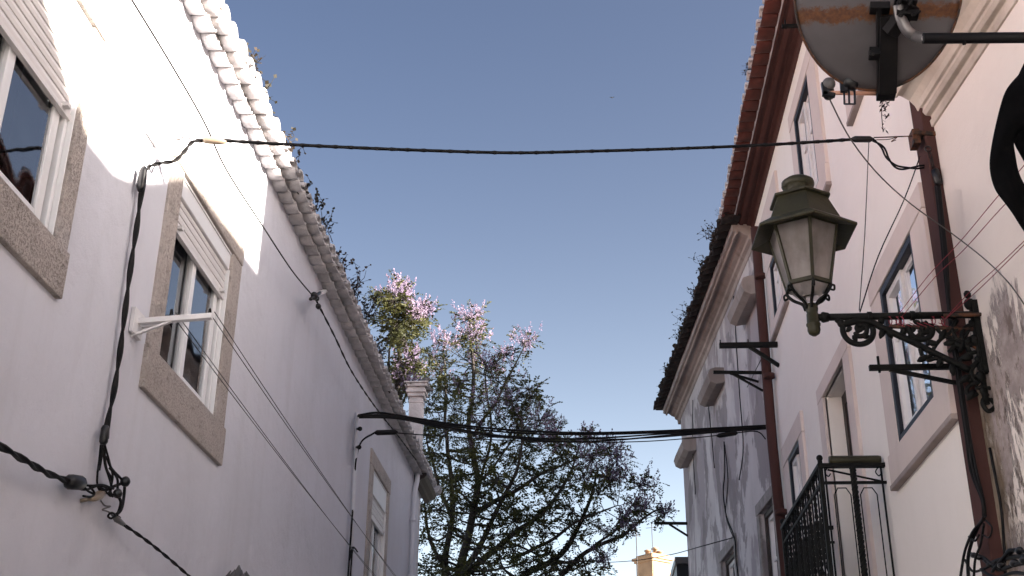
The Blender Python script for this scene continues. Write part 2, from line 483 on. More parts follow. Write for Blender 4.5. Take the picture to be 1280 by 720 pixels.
def sash(F, a, b, c, d, n, w, t=.045, mb=None):
    mb = mb or MB()
    mb.fbox(F, a, a + w, c, d, n - t, n); mb.fbox(F, b - w, b, c, d, n - t, n)
    mb.fbox(F, a + w, b - w, c, c + w, n - t, n); mb.fbox(F, a + w, b - w, d - w, d, n - t, n)
    return mb
def pane(F, a, b, c, d, n):
    mb = MB(); mb.add([F.p(a, c, n), F.p(b, c, n), F.p(b, d, n), F.p(a, d, n)], [(0, 1, 2, 3)]); return mb

# ------------------------------------------------------------------ LEFT white house
LW = thing('white_house', (-2.4, 9, 0), 'white rendered house along the left side with a scalloped double tile eave', 'house')
wins = [ # surround s0 s1 z0 z1 ; opening ; shutter bottom ; box bottom
    (3.40, 4.88, 3.83, 5.42, 3.62, 4.745, 4.06, 5.25, 4.72, 5.09),
    (5.98, 7.49, 3.81, 5.38, 6.18, 7.28, 4.06, 5.25, 4.92, 5.12),
    (12.81, 14.18, 3.98, 5.57, 13.01, 14.06, 4.18, 5.40, 4.90, 5.14)]
wl = wall(FL, -9, 16.75, 0, 6.26, [(w_[4] - .02, w_[5] + .02, w_[6] - .02, w_[7] + .02) for w_ in wins])
wl.add([(-2.4, 16.75, 0), (-8, 16.75, 0), (-8, 16.75, 6.26), (-2.4, 16.75, 6.26)], [(0, 1, 2, 3)])
wl.add([(-2.4, -9, 0), (-8, -9, 0), (-8, -9, 6.26), (-2.4, -9, 6.26)], [(0, 1, 2, 3)])
wl.add([(-8, 16.75, 0), (-8, -9, 0), (-8, -9, 6.26), (-8, 16.75, 6.26)], [(0, 1, 2, 3)])
wl.add([(-8, 16.75, 6.26), (-8, -9, 6.26), (-2.4, -9, 6.26), (-2.4, 16.75, 6.26)], [(0, 1, 2, 3)])
wl.build('wall', MT['white_wall'], LW, fix=False)
WLAB = ['stone framed window nearest the camera with its white roller shutter half lowered', 'stone framed window behind the white clothesline bracket', 'far narrow looking window with the shutter a third down']
for k, (a, b, c, d, ia, ib, ic, id_, sb, bb) in enumerate(wins):
    wn = surround(FL, a, b, c, d, ia, ib, ic, id_, -.02, .018).build('window', MT['stone'], LW, bevel=.006)
    wn['label'] = WLAB[k]
    # frame with two sliding sashes
    f = sash(FL, ia + .002, ib - .002, ic + .002, sb + .12, -.03, .032, .09)
    m = (ia + ib) / 2
    sash(FL, ia + .034, m + .035, ic + .034, sb + .1, -.075, .055, .025, f)
    sash(FL, m - .035, ib - .060, ic + .034, sb + .1, -.045, .065, .025, f)
    f.fbox(FL, ib - .010, ib - .001, ic, bb, -.03, .0)
    f.build('frame', MT['pvc'], wn, bevel=.004)
    f = MB(); f.fbox(FL, ib - .060, ib - .034, ic + .034, sb + .1, -.115, -.075); f.build('groove_strip', MT['black_plastic'], wn)  # black strip set in the groove beside the sash
    p = pane(FL, ia + .085, m - .018, ic + .085, sb + .05, -.088)
    p.add([FL.p(m + .028, ic + .095, -.058), FL.p(ib - .122, ic + .095, -.058), FL.p(ib - .122, sb + .05, -.058), FL.p(m + .028, sb + .05, -.058)], [(0, 1, 2, 3)])
    p.build('pane', MT['glass'], wn, fix=False)
    sbx = MB(); sbx.fbox(FL, ia + .002, ib - .002, bb, id_ - .001, -.11, -.006); sbx.fbox(FL, ia + .002, ib - .002, id_ - .022, id_ - .006, -.01, .002)
    sbx.build('shutter_box', MT['pvc'], wn, bevel=.004)
    sl = MB(); z = sb
    while z < bb - .005:
        z2 = min(z + .052, bb)
        if z2 - z < .012: break
        cs = [(-.040, z), (-.024, z + .006), (-.020, (z + z2) / 2), (-.026, z2 - .004), (-.038, z2 - .001)]
        vs_ = []
        for s_ in (ia + .014, ib - .014): vs_ += [FL.p(s_, zz, nn) for nn, zz in cs]
        sl.add(vs_, [(0, 1, 2, 3, 4), (9, 8, 7, 6, 5)] + [(i, i + 5, (i + 1) % 5 + 5, (i + 1) % 5) for i in range(5)])
        z = z2
    sl.fbox(FL, ia + .012, ib - .012, sb - .028, sb - .001, -.042, -.016)
    sl.fbox(FL, ia + .013, ib - .013, sb, bb + .01, -.056, -.044)
    for s_ in (ia + .1, ib - .1): sl.fbox(FL, s_ - .018, s_ + .018, sb - .008, sb + .012, -.022, .012)
    sl.build('shutter', MT['slat'], wn)
    rm = MB(); room(rm, FL, ia, ib, ic, id_); rm.build('room', MT['dark_room'], wn, fix=False)
    if k == 0: continue
    cu = MB()
    N = 60; vs_ = []
    for i in range(N + 1):
        s_ = ia + .02 + (ib - ia - .04) * i / N
        n_ = -.26 + .02 * math.sin(i * 1.1) + .01 * math.sin(i * 2.7)
        vs_ += [FL.p(s_, ic - .05, n_), FL.p(s_, id_, n_)]
    ksplit = {0: (.50, 1), 1: (.52, .62), 2: (.0, .4)}[k]
    cu.add(vs_, [(2 * i, 2 * i + 2, 2 * i + 3, 2 * i + 1) for i in range(N) if ksplit[0] <= i / N <= ksplit[1]], smooth=True)
    cu.build('curtain', MT['curtain'], wn)

# scalloped eave tiles
def utiles(mb, F, s0, s1, pitch, n0, n1, z, r, th=.018, drop=.0, jit=.0, seg=8, mi=0, up=False, wob=0, fill=.96):
    """a row of half round tiles laid across the wall top; hanging (U) or covering"""
    k = int((s1 - s0) / pitch)
    sg = 1 if up else -1
    for i in range(k):
        c = s0 + (i + .5) * pitch
        j = random.uniform(-jit, jit); jz = random.uniform(-jit, jit) * .4 + mnoise.noise(Vector((c * .5, 0, 7))) * wob
        sk_ = random.uniform(-jit, jit) * .7
        h = pitch * fill / 2
        vs_ = []
        for q, n_ in enumerate((n0, n1 + j)):
            zz = z + (drop if q == 0 else 0) + jz
            hh = h * (1 if q == 0 else .97)
            for e in (0, 1):
                for t in range(seg + 1):
                    a = PI * t / seg
                    rr = (1 if e == 0 else 1 - th / h)
                    vs_.append(F.p(c + sk_ * q - hh * math.cos(a) * rr, zz + sg * r * math.sin(a) * (rr if e == 0 else 1 - th / r), n_))
        m = seg + 1; fs_ = []
        for t in range(seg):
            fs_.append((t, t + 1, 2 * m + t + 1, 2 * m + t))                      # outer
            fs_.append((m + t, 3 * m + t, 3 * m + t + 1, m + t + 1))              # inner
            fs_.append((2 * m + t, 2 * m + t + 1, 3 * m + t + 1, 3 * m + t))      # mouth
            fs_.append((t, m + t, m + t + 1, t + 1))
        fs_.append((0, 2 * m, 3 * m, m)); fs_.append((seg, m + seg, 3 * m + seg, 2 * m + seg))
        mb.add(vs_, fs_, mi, False)
        nf = len(fs_)
        for q in range(nf):
            if q < seg * 4 and q % 4 in (0, 1): mb.sm[-nf + q] = True
PT = .187
e1 = MB()
utiles(e1, FL, -9, 17.1, PT, -.05, .105, 6.252, .040, .014, .006, .010)
e1.sweep(FL, -9, 17.1, [(-.1, 6.252), (.09, 6.252), (.09, 6.268), (-.1, 6.268)])
e1.build('eave_tile_row', MT['white_tile'], LW, fix=True)
e2 = MB()
utiles(e2, FL, -9 - PT / 2, 17.25, PT, .03, .188, 6.308, .040, .014, .006, .011)
e2.sweep(FL, -9, 17.15, [(-.1, 6.308), (.165, 6.308), (.165, 6.322), (-.1, 6.34)])
e2.build('eave_tile_row', MT['white_tile'], LW)
e3 = MB()
utiles(e3, FL, -9, 17.25, PT, -.2, .202, 6.312, .062, .016, .10, .012, up=True, fill=.82)
e3.build('eave_cover_tile_row', MT['white_tile'], LW)
def roof_sheet(F, s0, s1, n0, z0, n1, z1, pitch=.21, amp=.05, mat=None, parent=None, name='roof'):
    mb = MB(); k = int((s1 - s0) / pitch * 6); vs_ = []
    for i in range(k + 1):
        s_ = s0 + (s1 - s0) * i / k
        h = amp * abs(math.sin(PI * (s_ - s0) / pitch))
        vs_ += [F.p(s_, z0 + h, n0), F.p(s_, z1 + h, n1)]
    mb.add(vs_, [(2 * i, 2 * i + 2, 2 * i + 3, 2 * i + 1) for i in range(k)])
    return mb
rf = roof_sheet(FL, -9, 17.2, .15, 6.335, -2.8, 7.9)
rf2 = roof_sheet(FL, -9, 17.2, -5.8, 6.45, -2.8, 7.9)
rf.add(rf2.v, rf2.f)
rf.add([(-2.3, -8.95, 6.3), (-8, -8.95, 6.3), (-5.2, -8.95, 7.9)], [(0, 1, 2)])
rf.add([(-2.3, 17.1, 6.3), (-8, 17.1, 6.3), (-5.2, 17.1, 7.9)], [(0, 1, 2)])
rf.build('roof', MT['roof_tile'], LW, fix=False)
# brown eave end, moulding and downpipe at the far corner
ee = MB()
ee.sweep(FL, 16.2, 17.35, [(.0, 6.12), (.07, 6.13), (.09, 6.16), (.14, 6.18), (.17, 6.22), (.17, 6.25), (0, 6.25)])
ee.build('corner_cornice', MT['brown_wood'], LW)
em = MB()
em.sweep(FL, 17.3, 17.5, [(-.3, 6.22), (.12, 6.24), (.15, 6.26), (.20, 6.28), (.23, 6.33), (.23, 6.37), (-.3, 6.37)])
em.build('corner_moulding', MT['white_tile'], LW)
dp = MB()
dp.tube([FL.p(15.95, .3, .045), FL.p(15.95, 5.75, .05), FL.p(16.0, 5.95, .05), FL.p(16.08, 6.1, .06), FL.p(16.1, 6.2, .06)], .034, 12)
for z in (2.2, 4.75, 5.5): dp.tube([FL.p(15.95, z, .045), FL.p(15.95, z + .05, .045)], .044, 12)
dp.build('downpipe', MT['white_wall'], LW)

# stone capital block with a tail shaped finial behind the left eave
CP = at(521, 502, 17.9)
cap = thing('chimney', (CP.x, 17.9, 0), 'white moulded square chimney top rising behind the far end of the left eave', 'chimney')
mb = MB()
def sq(mb, x, y, h, z0, z1, rot=R(0), mi=0):
    c, s_ = math.cos(rot), math.sin(rot)
    q = [(x + (a * c - b * s_) * h, y + (a * s_ + b * c) * h) for a, b in ((-1, -1), (1, -1), (1, 1), (-1, 1))]
    mb.hexa([(*p, z0) for p in q] + [(*p, z1) for p in q], mi)
zc = CP.z + .25
mb2 = MB()
sq(mb2, CP.x, 17.9, .105, 0, zc - .30); mb2.build('shaft', MT['white_tile'], cap)
for h, z0, z1 in ((.14, -.30, -.25), (.12, -.25, -.20), (.16, -.20, -.14), (.19, -.14, -.09), (.17, -.09, -.05), (.215, -.05, .0), (.235, .003, .03)):
    sq(mb, CP.x, 17.9, h * .82, zc + z0, zc + z1)
mb.build('capital', MT['white_tile'], cap, bevel=.008)
FP = at(530, 483, 17.8)
fin = MB()
def lobe(mb, a, b, w, t=.03):
    a = Vector(a); b = Vector(b); d = b - a; u = d.normalized().cross(Vector((0, 1, 0))).normalized()
    N = 10; vs_ = []
    for i in range(N + 1):
        k = i / N; ww = w * (math.sin(PI * min(1, k * .8 + .12)) ** .7)
        c = a + d * k
        for uu, yy in ((-1, 0), (0, -t), (1, 0), (0, t)): vs_.append(c + u * uu * ww + Vector((0, yy * (1 - k * .6), 0)))
    fs_ = [(i * 4 + j, i * 4 + (j + 1) % 4, (i + 1) * 4 + (j + 1) % 4, (i + 1) * 4 + j) for i in range(N) for j in range(4)]
    fs_ += [(0, 1, 2, 3), (N * 4 + 3, N * 4 + 2, N * 4 + 1, N * 4)]
    mb.add(vs_, fs_, 0, True)
lobe(fin, at(523, 481, 17.8), at(537, 472, 17.8), .05); lobe(fin, at(522, 484, 17.8), at(542, 488, 17.8), .045)
fin.ball(at(523, 483, 17.8), .055, 10, sq=(1.3, 1, .8))
fo = fin.build('roof_finial', MT['grey_plastic'])
tag(fo, 'grey two lobed tail shaped finial on top of the white chimney', 'finial')

# ------------------------------------------------------------------ RIGHT pink house (R2)
PW = thing('pink_house', (2.2, 10.4, 0), 'pale pink rendered house on the right with red tile eave and iron balcony', 'house')
rw = [ # surround ; opening ; (glass split)
    (6.96, 8.56, 3.88, 5.50, 7.30, 8.27, 4.14, 5.32),
    (11.86, 13.20, 3.88, 5.62, 12.10, 12.86, 4.14, 5.40),
    (9.46, 10.93, 6.88, 8.52, 9.83, 10.68, 7.12, 8.34),
    (7.02, 8.49, 6.88, 8.52, 7.38, 8.22, 7.12, 8.34),
    (12.0, 13.22, 6.88, 8.52, 12.2, 12.92, 7.05, 7.75)]
DO = (9.70, 10.70, 3.16, 5.35)
S2 = (6.67, 14.05)
wl = wall(FR, S2[0], S2[1], 0, 8.9, [(w_[4], w_[5], w_[6], w_[7]) for w_ in rw] + [DO], .4)
for y_ in S2: wl.add([(2.2, y_, 0), (9, y_, 0), (9, y_, 8.9), (5.6, y_, 10.6), (2.2, y_, 8.9)], [(0, 1, 2, 3, 4)])
wl.add([(9, S2[0], 0), (9, S2[1], 0), (9, S2[1], 8.9), (9, S2[0], 8.9)], [(0, 1, 2, 3)])
wl.build('wall', MT['pink_wall'], PW, fix=False)
RLAB = ['navy edged window behind the street lamp bracket', 'far lower window left of the balcony', 'upper window left of the satellite dish', 'upper window mostly behind the satellite dish', 'small upper window behind the lantern']
for k, (a, b, c, d, ia, ib, ic, id_) in enumerate(rw):
    sm = surround(FR, a, b, c + .05, d, ia, ib, ic, id_, -.02, .03)
    wn = sm.build('window', MT['trim'], PW, bevel=.006); wn['label'] = RLAB[k]
    si = MB(); si.fbox(FR, a - .01, b + .01, c + .01, c + .047, -.02, .05); si.build('sill', MT['sill'], wn, bevel=.006)
    f = sash(FR, ia + .001, ib - .001, ic + .001, id_ - .001, .022, .055, .07)
    f.build('outer_frame', MT['navy'], wn, bevel=.004)
    f = MB(); m = (ia + ib) / 2
    sash(FR, ia + .055, m - .001, ic + .055, id_ - .055, -.030, .05, .04, f); sash(FR, m + .001, ib - .055, ic + .055, id_ - .055, -.008, .05, .04, f)
    zz = ic + (id_ - ic) * .62
    f.fbox(FR, ia + .128, m - .051, zz, zz + .025, -.05, -.025); f.fbox(FR, m + .051, ib - .106, zz, zz + .025, -.05, -.025)
    f.build('frame', MT['white_paint'], wn, bevel=.004)
    p = pane(FR, ia + .12, m - .04, ic + .12, id_ - .10, -.04)
    p.add([FR.p(m + .04, ic + .10, -.036), FR.p(ib - .10, ic + .10, -.036), FR.p(ib - .10, id_ - .10, -.036), FR.p(m + .04, id_ - .10, -.036)], [(0, 1, 2, 3)])
    p.build('pane', MT['glass'], wn, fix=False)
    rm = MB(); room(rm, FR, ia, ib, ic, id_, -.41); rm.build('room', MT['dark_room'], wn, fix=False)
    cu = MB(); cu.add([FR.p(ia + (ib - ia) * i / 30, z_, -.3 + .02 * math.sin(i * 1.3)) for i in range(31) for z_ in (ic, id_)], [(2 * i, 2 * i + 2, 2 * i + 3, 2 * i + 1) for i in range(30) if i % 30 > 16], smooth=True)
    cu.build('curtain', MT['curtain'], wn)
ds = MB()
ds.fbox(FR, 9.46, 9.70, 3.15, 5.35, -.02, .03); ds.fbox(FR, 10.70, 10.93, 3.15, 5.35, -.02, .03); ds.fbox(FR, 9.457, 10.933, 5.35, 5.49, -.02, .033)
do = ds.build('door_surround', MT['trim'], PW, bevel=.006)
dd = MB(); dd.fbox(FR, 9.70, 9.79, 3.16, 5.35, -.22, -.15); dd.fbox(FR, 10.61, 10.70, 3.16, 5.35, -.22, -.15); dd.fbox(FR, 9.79, 10.61, 5.24, 5.35, -.22, -.15)
for a_, b_ in ((9.79, 10.195), (10.2, 10.61)):
    sash(FR, a_, b_, 3.2, 5.24, -.165, .09, .05, dd); dd.fbox(FR, a_ + .09, b_ - .09, 3.3, 4.05, -.20, -.18)
dd.build('door', MT['brown_wood'], PW)
p = pane(FR, 9.8, 10.6, 4.05, 5.2, -.19); p.build('pane', MT['glass'], PW, fix=False)
rm = MB(); room(rm, FR, 9.7, 10.7, 3.16, 5.35, -.41); rm.build('room', MT['dark_room'], PW, fix=False)

# balcony
BX0, BY0, BY1, BZ, BT = .47, 8.84, 10.80, 3.13, 4.16
mb = MB(); mb.fbox(FR, BY0 - .05, BY1 + .05, BZ - .14, BZ, .0, BX0 + .04); mb.fbox(FR, BY0 - .02, BY1 + .02, BZ - .20, BZ - .14, .0, BX0)
mb.build('balcony_slab', MT['trim'], PW, bevel=.01)
bl = MB()
def P_(s, z, n): return FR.p(s, z, n)
bl.bar(P_(BY0, BT, 0.0), P_(BY0, BT, BX0), .045, .03); bl.bar(P_(BY1, BT, 0.0), P_(BY1, BT, BX0), .045, .03); bl.bar(P_(BY0 - .02, BT, BX0), P_(BY1 + .02, BT, BX0), .045, .03)
for z in (BZ + .08, BT - .13):
    bl.bar(P_(BY0, z, 0), P_(BY0, z, BX0), .02, .02); bl.bar(P_(BY1, z, 0), P_(BY1, z, BX0), .02, .02); bl.bar(P_(BY0, z, BX0), P_(BY1, z, BX0), .02, .02)
for s_ in (BY0, BY1): bl.bar(P_(s_, BZ, BX0), P_(s_, BT + .05, BX0), .03, .03)
bl.ball(P_(BY0, BT + .06, BX0), .025); bl.ball(P_(BY1, BT + .06, BX0), .025)
baluster_mesh = None
bl.build('balcony_rail', MT['iron'], PW)
n_bal = 15
for i in range(n_bal):
    s_ = BY0 + (BY1 - BY0) * (i + .6) / n_bal
    b_ = MB()
    if i % 2 == 0:
        twist(b_, [P_(s_, BZ, BX0), P_(s_, BT, BX0)], .008, .009, .09, 2, sides=5, step=.02)
        for z in (BZ + .3, BZ + .68):
            b_.ball(P_(s_, z, BX0), .024, 8)
    else:
        b_.tube([P_(s_, BZ, BX0), P_(s_, BT, BX0)], .0075, 6)
        # lozenge of twisted flat iron between bars
        for q in (-1, 1):
            b_.tube(cr([P_(s_, BZ + .30, BX0), P_(s_ + q * .042, BZ + .42, BX0), P_(s_ + q * .042, BZ + .62, BX0), P_(s_, BZ + .74, BX0)], 5), .006, 5)
    b_.build('baluster', MT['iron'], PW)
sp_ = MB()   # open end panel of bent rod seen from the side
for n_ in (.03, BX0 - .03): sp_.tube([P_(BY0, BZ, n_), P_(BY0, BT, n_)], .008, 6)
for q in (0, 1):
    lo_, hi_ = (.08, .20) if q == 0 else (.27, .39)
    sp_.tube([P_(BY0, BZ + .10, lo_ + .03), P_(BY0, BZ + .14, lo_), P_(BY0, BT - .22, lo_), P_(BY0, BT - .17, lo_ + .03), P_(BY0, BT - .17, hi_ - .03), P_(BY0, BT - .22, hi_), P_(BY0, BZ + .14, hi_), P_(BY0, BZ + .10, hi_ - .03), P_(BY0, BZ + .10, lo_ + .03)], .005, 5)
twist(sp_, [P_(BY0, BZ, .235), P_(BY0, BT, .235)], .014, .013, .1, 3, sides=6, step=.02)
for n_ in (.05, .42):
    sp_.tube(cr([P_(BY0, BT - .015, n_), P_(BY0, BT - .05, n_ + .02), P_(BY0, BT - .08, n_), P_(BY0, BT - .06, n_ - .02)], 6), .005, 5)
sp_.tube([P_(BY0, BT - .03, .42), P_(BY0, BT - .13, .0)], .008, 6)
sp_.build('balcony_end_panel', MT['iron'], PW)
ml = MB(); ml.lathe(P_(BY0 + .01, BT + .045, .02), [(.03, 0), (.034, .02), (.034, .36), (.03, .38)], 12, axis=(-1, 0, 0))
tag(ml.build('rolled_mat', MT['lantern_green']), 'dark green rolled mat lying along the near end rail of the iron balcony', 'rolled mat')

# cornice of the pink house
cn = MB()
cn.sweep(FR, S2[0], 14.28, [(-.05, 8.80), (.012, 8.80), (.018, 8.86), (.03, 8.88), (.075, 8.885), (.08, 8.90), (.12, 8.905), (.125, 8.885), (.17, 8.89), (.18, 8.915), (.215, 8.92), (.225, 8.90), (.245, 8.90), (.245, 9.02), (-.05, 9.02)], seg=24, wob=.008)
cn.build('cornice', MT['maroon'], PW)
ln = MB(); ln.sweep(FR, S2[0], 14.28, [(.248, 8.905), (.262, 8.905), (.262, 9.0), (.248, 9.0)], seg=24, wob=.008); ln.build('cornice_lip', MT['white_tile'], PW)
def beirado(F, s0, s1, n0, n1, z, parent, mt, mc, pitch=.215, jit=.01, wob=.0, names=('eave_tile_row', 'eave_cover_tile_row'), drop=.05):
    a = MB(); utiles(a, F, s0, s1, pitch, n0, n1, z + .03, .030, .014, drop, jit, wob=wob, fill=.975); a.build(names[0], mt, parent)
    b = MB(); utiles(b, F, s0 - pitch / 2, s1 + pitch / 2, pitch, n0 - .05, n1 + .014, z + .034, .07, .02, drop + .02, jit, up=True, wob=wob, fill=.7); b.build(names[1], mc, parent)
beirado(FR, S2[0], 14.2, .262, .425, 8.905, PW, MT['terracotta'], MT['white_tile'], drop=.0)
mo = MB(); mo.sweep(FR, S2[0], 14.2, [(.2, 8.965), (.385, 8.965), (.385, 8.995), (.2, 9.03)], seg=24, wob=.006); mo.build('eave_mortar', MT['white_tile'], PW)
rf = roof_sheet(FR, S2[0], 14.2, .38, 9.03, -3.4, 10.7)
r2 = roof_sheet(FR, S2[0], 14.2, -7.1, 9.0, -3.4, 10.7); rf.add(r2.v, r2.f)
rf.build('roof', MT['roof_tile'], PW, fix=False)
# painted corner strip and far downpipe
cs = MB(); cs.fbox(FR, 6.60, 6.80, 0, 6.02, -.02, .06); 
cs.build('corner_strip', MT['maroon'], PW, bevel=.008)
pp = MB()
pp.tube([on_x(985, 740, 2.12), on_x(966, 560, 2.12), on_x(953, 400, 2.12), on_x(944, 285, 2.12)], .058, 10)
pb = on_x(985, 740, 2.12); pp.tube([(pb.x, pb.y, .1), pb], .058, 10)
for yy in (345, 470, 640):
    c_ = on_x(948 + (yy - 320) * .09, yy, 2.12); pp.tube([c_ - Vector((0, 0, .025)), c_ + Vector((0, 0, .025))], .066, 10)
pp.build('downpipe', MT['maroon'], PW)

# ------------------------------------------------------------------ RIGHT near house (R1), mouldy
NW = thing('mouldy_house', (2.5, 3.5, 0), 'low mould stained house on the near right with moulded cream cornice, behind the lamp bracket', 'house')
L1 = 3.9
wl = wall(F1, 0.0, L1, 0, 5.76, [], .3)
# mould and peeling material with patches near the bracket and lower wall
t = NT('mouldy near wall')
g_ = t.n('ShaderNodeNewGeometry'); sp = t.n('ShaderNodeSeparateXYZ'); t.l(g_.outputs['Position'], sp.inputs[0])
base = t.mix(t.math('MULTIPLY', t.ramp(t.noise(1.1, 6, .6), [(.4, 0), (.7, 1)]), .3), (.84, .75, .68), (.62, .54, .48))
low = t.n('ShaderNodeMapRange'); low.inputs['From Min'].default_value = 4.75; low.inputs['From Max'].default_value = 3.9; t.l(sp.outputs['Z'], low.inputs['Value'])
nn = t.noise(2.6, 8, .72, t.pos((1.6, 1.6, .45)), dist=.4)
k1 = t.ramp(t.math('MULTIPLY', t.ramp(nn, [(.40, 0), (.62, 1)]), low.outputs[0]), [(.30, 0), (.42, 1)])
c1 = t.mix(k1, base, t.mix(t.ramp(t.noise(9, 6, .7), [(.35, 0), (.6, 1)]), (.46, .39, .37), (.30, .25, .235)))
nn2 = t.noise(7, 8, .75, t.pos((1.4, 1.4, .6)))
k2 = t.ramp(t.math('MULTIPLY', t.ramp(nn2, [(.45, 0), (.68, 1)]), low.outputs[0]), [(.35, 0), (.55, 1)])
c2 = t.mix(t.math('MULTIPLY', k2, .75), c1, (.13, .095, .08))
edge = t.n('ShaderNodeMapRange'); edge.inputs['From Min'].default_value = 6.05; edge.inputs['From Max'].default_value = 6.6; t.l(sp.outputs['Y'], edge.inputs['Value'])
k3 = t.ramp(t.math('MULTIPLY', t.math('MULTIPLY', edge.outputs[0], low.outputs[0]), t.noise(5, 6, .7, t.pos((1.5, 1.5, .4)))), [(.26, 0), (.46, 1)])
c3 = t.mix(t.math('MULTIPLY', k3, .85), c2, (.17, .12, .07))
h = t.bump(t.noise(1.6, 3), .02); h = t.bump(k1, .006, prev=h); h = t.bump(t.noise(60, 4, .7), .002, prev=h)
MT['mouldy'] = t.fin(c3, .9, h, spec=.2)
a_, b_ = F1.p(0, 0), F1.p(L1, 0)
pr = [(a_.x, a_.y), (b_.x, b_.y), (8.6, b_.y), (8.6, a_.y)]
for i in (1, 2, 3):
    p_, q_ = pr[i], pr[(i + 1) % 4]
    wl.add([(*p_, 0), (*q_, 0), (*q_, 5.76), (*p_, 5.76)], [(0, 1, 2, 3)])
wl.build('wall', MT['mouldy'], NW, fix=False)
c1_ = MB()
c1_.sweep(F1, .02, L1, [(-.05, 5.69), (.014, 5.69), (.02, 5.735), (.006, 5.745), (.008, 5.77), (.04, 5.775), (.055, 5.80), (.05, 5.83), (.068, 5.835), (.08, 5.87), (.11, 5.91), (.155, 5.94), (.185, 5.95), (.185, 5.93), (.20, 5.93), (.215, 5.975), (.235, 5.985), (.235, 5.965), (.25, 5.965), (.268, 6.01), (.270, 6.12), (-.05, 6.12)], seg=16, wob=.006)
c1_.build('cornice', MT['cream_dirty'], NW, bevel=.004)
beirado(F1, .02, L1, .1, .33, 6.13, NW, MT['dark_tile'], MT['dark_tile'])
# unseen roof, its climbing ridge shaped to cast the left wall's shadow edge
rr = MB()
def rdg(y): return 7.20 + (y - 2.9) * .055 if y < 3.4 else (7.225 + (y - 3.4) * .62 if y < 4.25 else 7.755 + (y - 4.25) * .09)
ys = [a_.y - .0] + [a_.y - (a_.y - b_.y) * i / 20 for i in range(1, 21)]
vs_ = []
for y_ in ys:
    x_ = 2.2 + (6.67 - y_) * math.tan(a6) - .2
    vs_ += [(x_, y_, 6.16), (5.0, y_, max(rdg(y_), 7.2)), (8.7, y_, 5.9)]
n_ = len(ys)
rr.add(vs_, [(3 * i, 3 * i + 3, 3 * i + 4, 3 * i + 1) for i in range(n_ - 1)] + [(3 * i + 1, 3 * i + 4, 3 * i + 5, 3 * i + 2) for i in range(n_ - 1)] + [(0, 1, 2), (3 * n_ - 3, 3 * n_ - 2, 3 * n_ - 1)])
rr.build('roof', MT['roof_tile'], NW, fix=False)
# unseen gabled house on the near right, shaped to shade the near left window
TG = thing('shading_house', (4.2, -1.5, 0), 'unseen pale gabled house on the near right, shaped to shade the left window', 'house')
tg = MB()
x0, x1 = 2.75, 9.5
gy = 2.77
tg.add([(x0, gy, 0), (x1, gy, 0), (x1, gy, 6.8), (x0, gy, 6.8)], [(0, 1, 2, 3)])
tg.add([(x0, gy, 0), (x0, -3.6, 0), (x0, -3.6, 7.0), (x0, gy, 6.8)], [(0, 1, 2, 3)])
tg.add([(x1, gy, 0), (x1, -3.6, 0), (x1, -3.6, 7.6), (x1, gy, 6.8)], [(0, 1, 2, 3)])
tg.add([(x0, -3.6, 0), (x1, -3.6, 0), (x1, -3.6, 7.6), (x0, -3.6, 7.0)], [(0, 1, 2, 3)])
tg.build('wall', MT['pink_wall'], TG, fix=False)
tr = MB()
tr.add([(x0 - .3, 3.45, 6.42), (x1, 3.45, 6.42), (x1, -1.2, 9.4), (x0 - .3, -1.2, 9.4)], [(0, 1, 2, 3)])
tr.add([(x0 - .3, -1.2, 9.4), (x1, -1.2, 9.4), (x1, -3.9, 7.4), (x0 - .3, -3.9, 7.4)], [(0, 1, 2, 3)])
tr.add([(x0, gy, 6.8), (x0, -1.2, 9.38), (x0, -3.6, 7.6), (x0, -3.6, 6.9), (x0, gy, 6.8)][:4], [(0, 1, 2, 3)])
tr.build('roof', MT['roof_tile'], TG, fix=False)

# ------------------------------------------------------------------ far dilapidated grey house (R3)
GW = thing('grey_house', (1.95, 17.6, 0), 'dilapidated grey peeling house past the downpipe with cream cornice and weedy black tiles', 'house')
L3 = 7.05
g3 = [(.10, .95, 4.10, 5.33), (2.70, 3.80, 4.10, 5.34)]
wl = wall(F3, 0.02, L3, 0, 8.72, g3, .35)
a_, b_ = F3.p(0, 0), F3.p(L3, 0)
pr = [(a_.x, a_.y), (b_.x, b_.y), (8.5, b_.y), (8.5, a_.y)]
for i in (1, 2, 3):
    p_, q_ = pr[i], pr[(i + 1) % 4]
    wl.add([(*p_, 0), (*q_, 0), (*q_, 8.72), (*p_, 8.72)], [(0, 1, 2, 3)])
wl.build('wall', MT['peel_wall'], GW, fix=False)
for k, (ia, ib, ic, id_) in enumerate(g3):
    wn = surround(F3, ia - .12, ib + .14, ic - .1, id_ + .14, ia, ib, ic, id_, -.02, .025).build('window', MT['mortar'], GW, bevel=.006)
    wn['label'] = ['white barred window close to the downpipe', 'lower window at the bottom edge of the grey wall'][k]
    f = sash(F3, ia + .002, ib - .002, ic + .002, id_ - .002, -.05, .06, .1); f.build('outer_frame', MT['brown_wood'], wn)
    f = MB(); m = (ia + ib) / 2
    sash(F3, ia + .065, m - .001, ic + .065, id_ - .065, -.09, .05, .04, f); sash(F3, m + .001, ib - .065, ic + .065, id_ - .065, -.085, .05, .04, f)
    zz = ic + (id_ - ic) * .5; f.fbox(F3, ia + .11, ib - .11, zz, zz + .03, -.125, -.1)
    f.build('frame', MT['white_paint'], wn)
    pane(F3, ia + .1, ib - .1, ic + .1, id_ - .1, -.11).build('pane', MT['glass'], wn, fix=False)
    rm = MB(); room(rm, F3, ia, ib, ic, id_, -.36); rm.build('room', MT['dark_room'], wn, fix=False)
cn = MB()
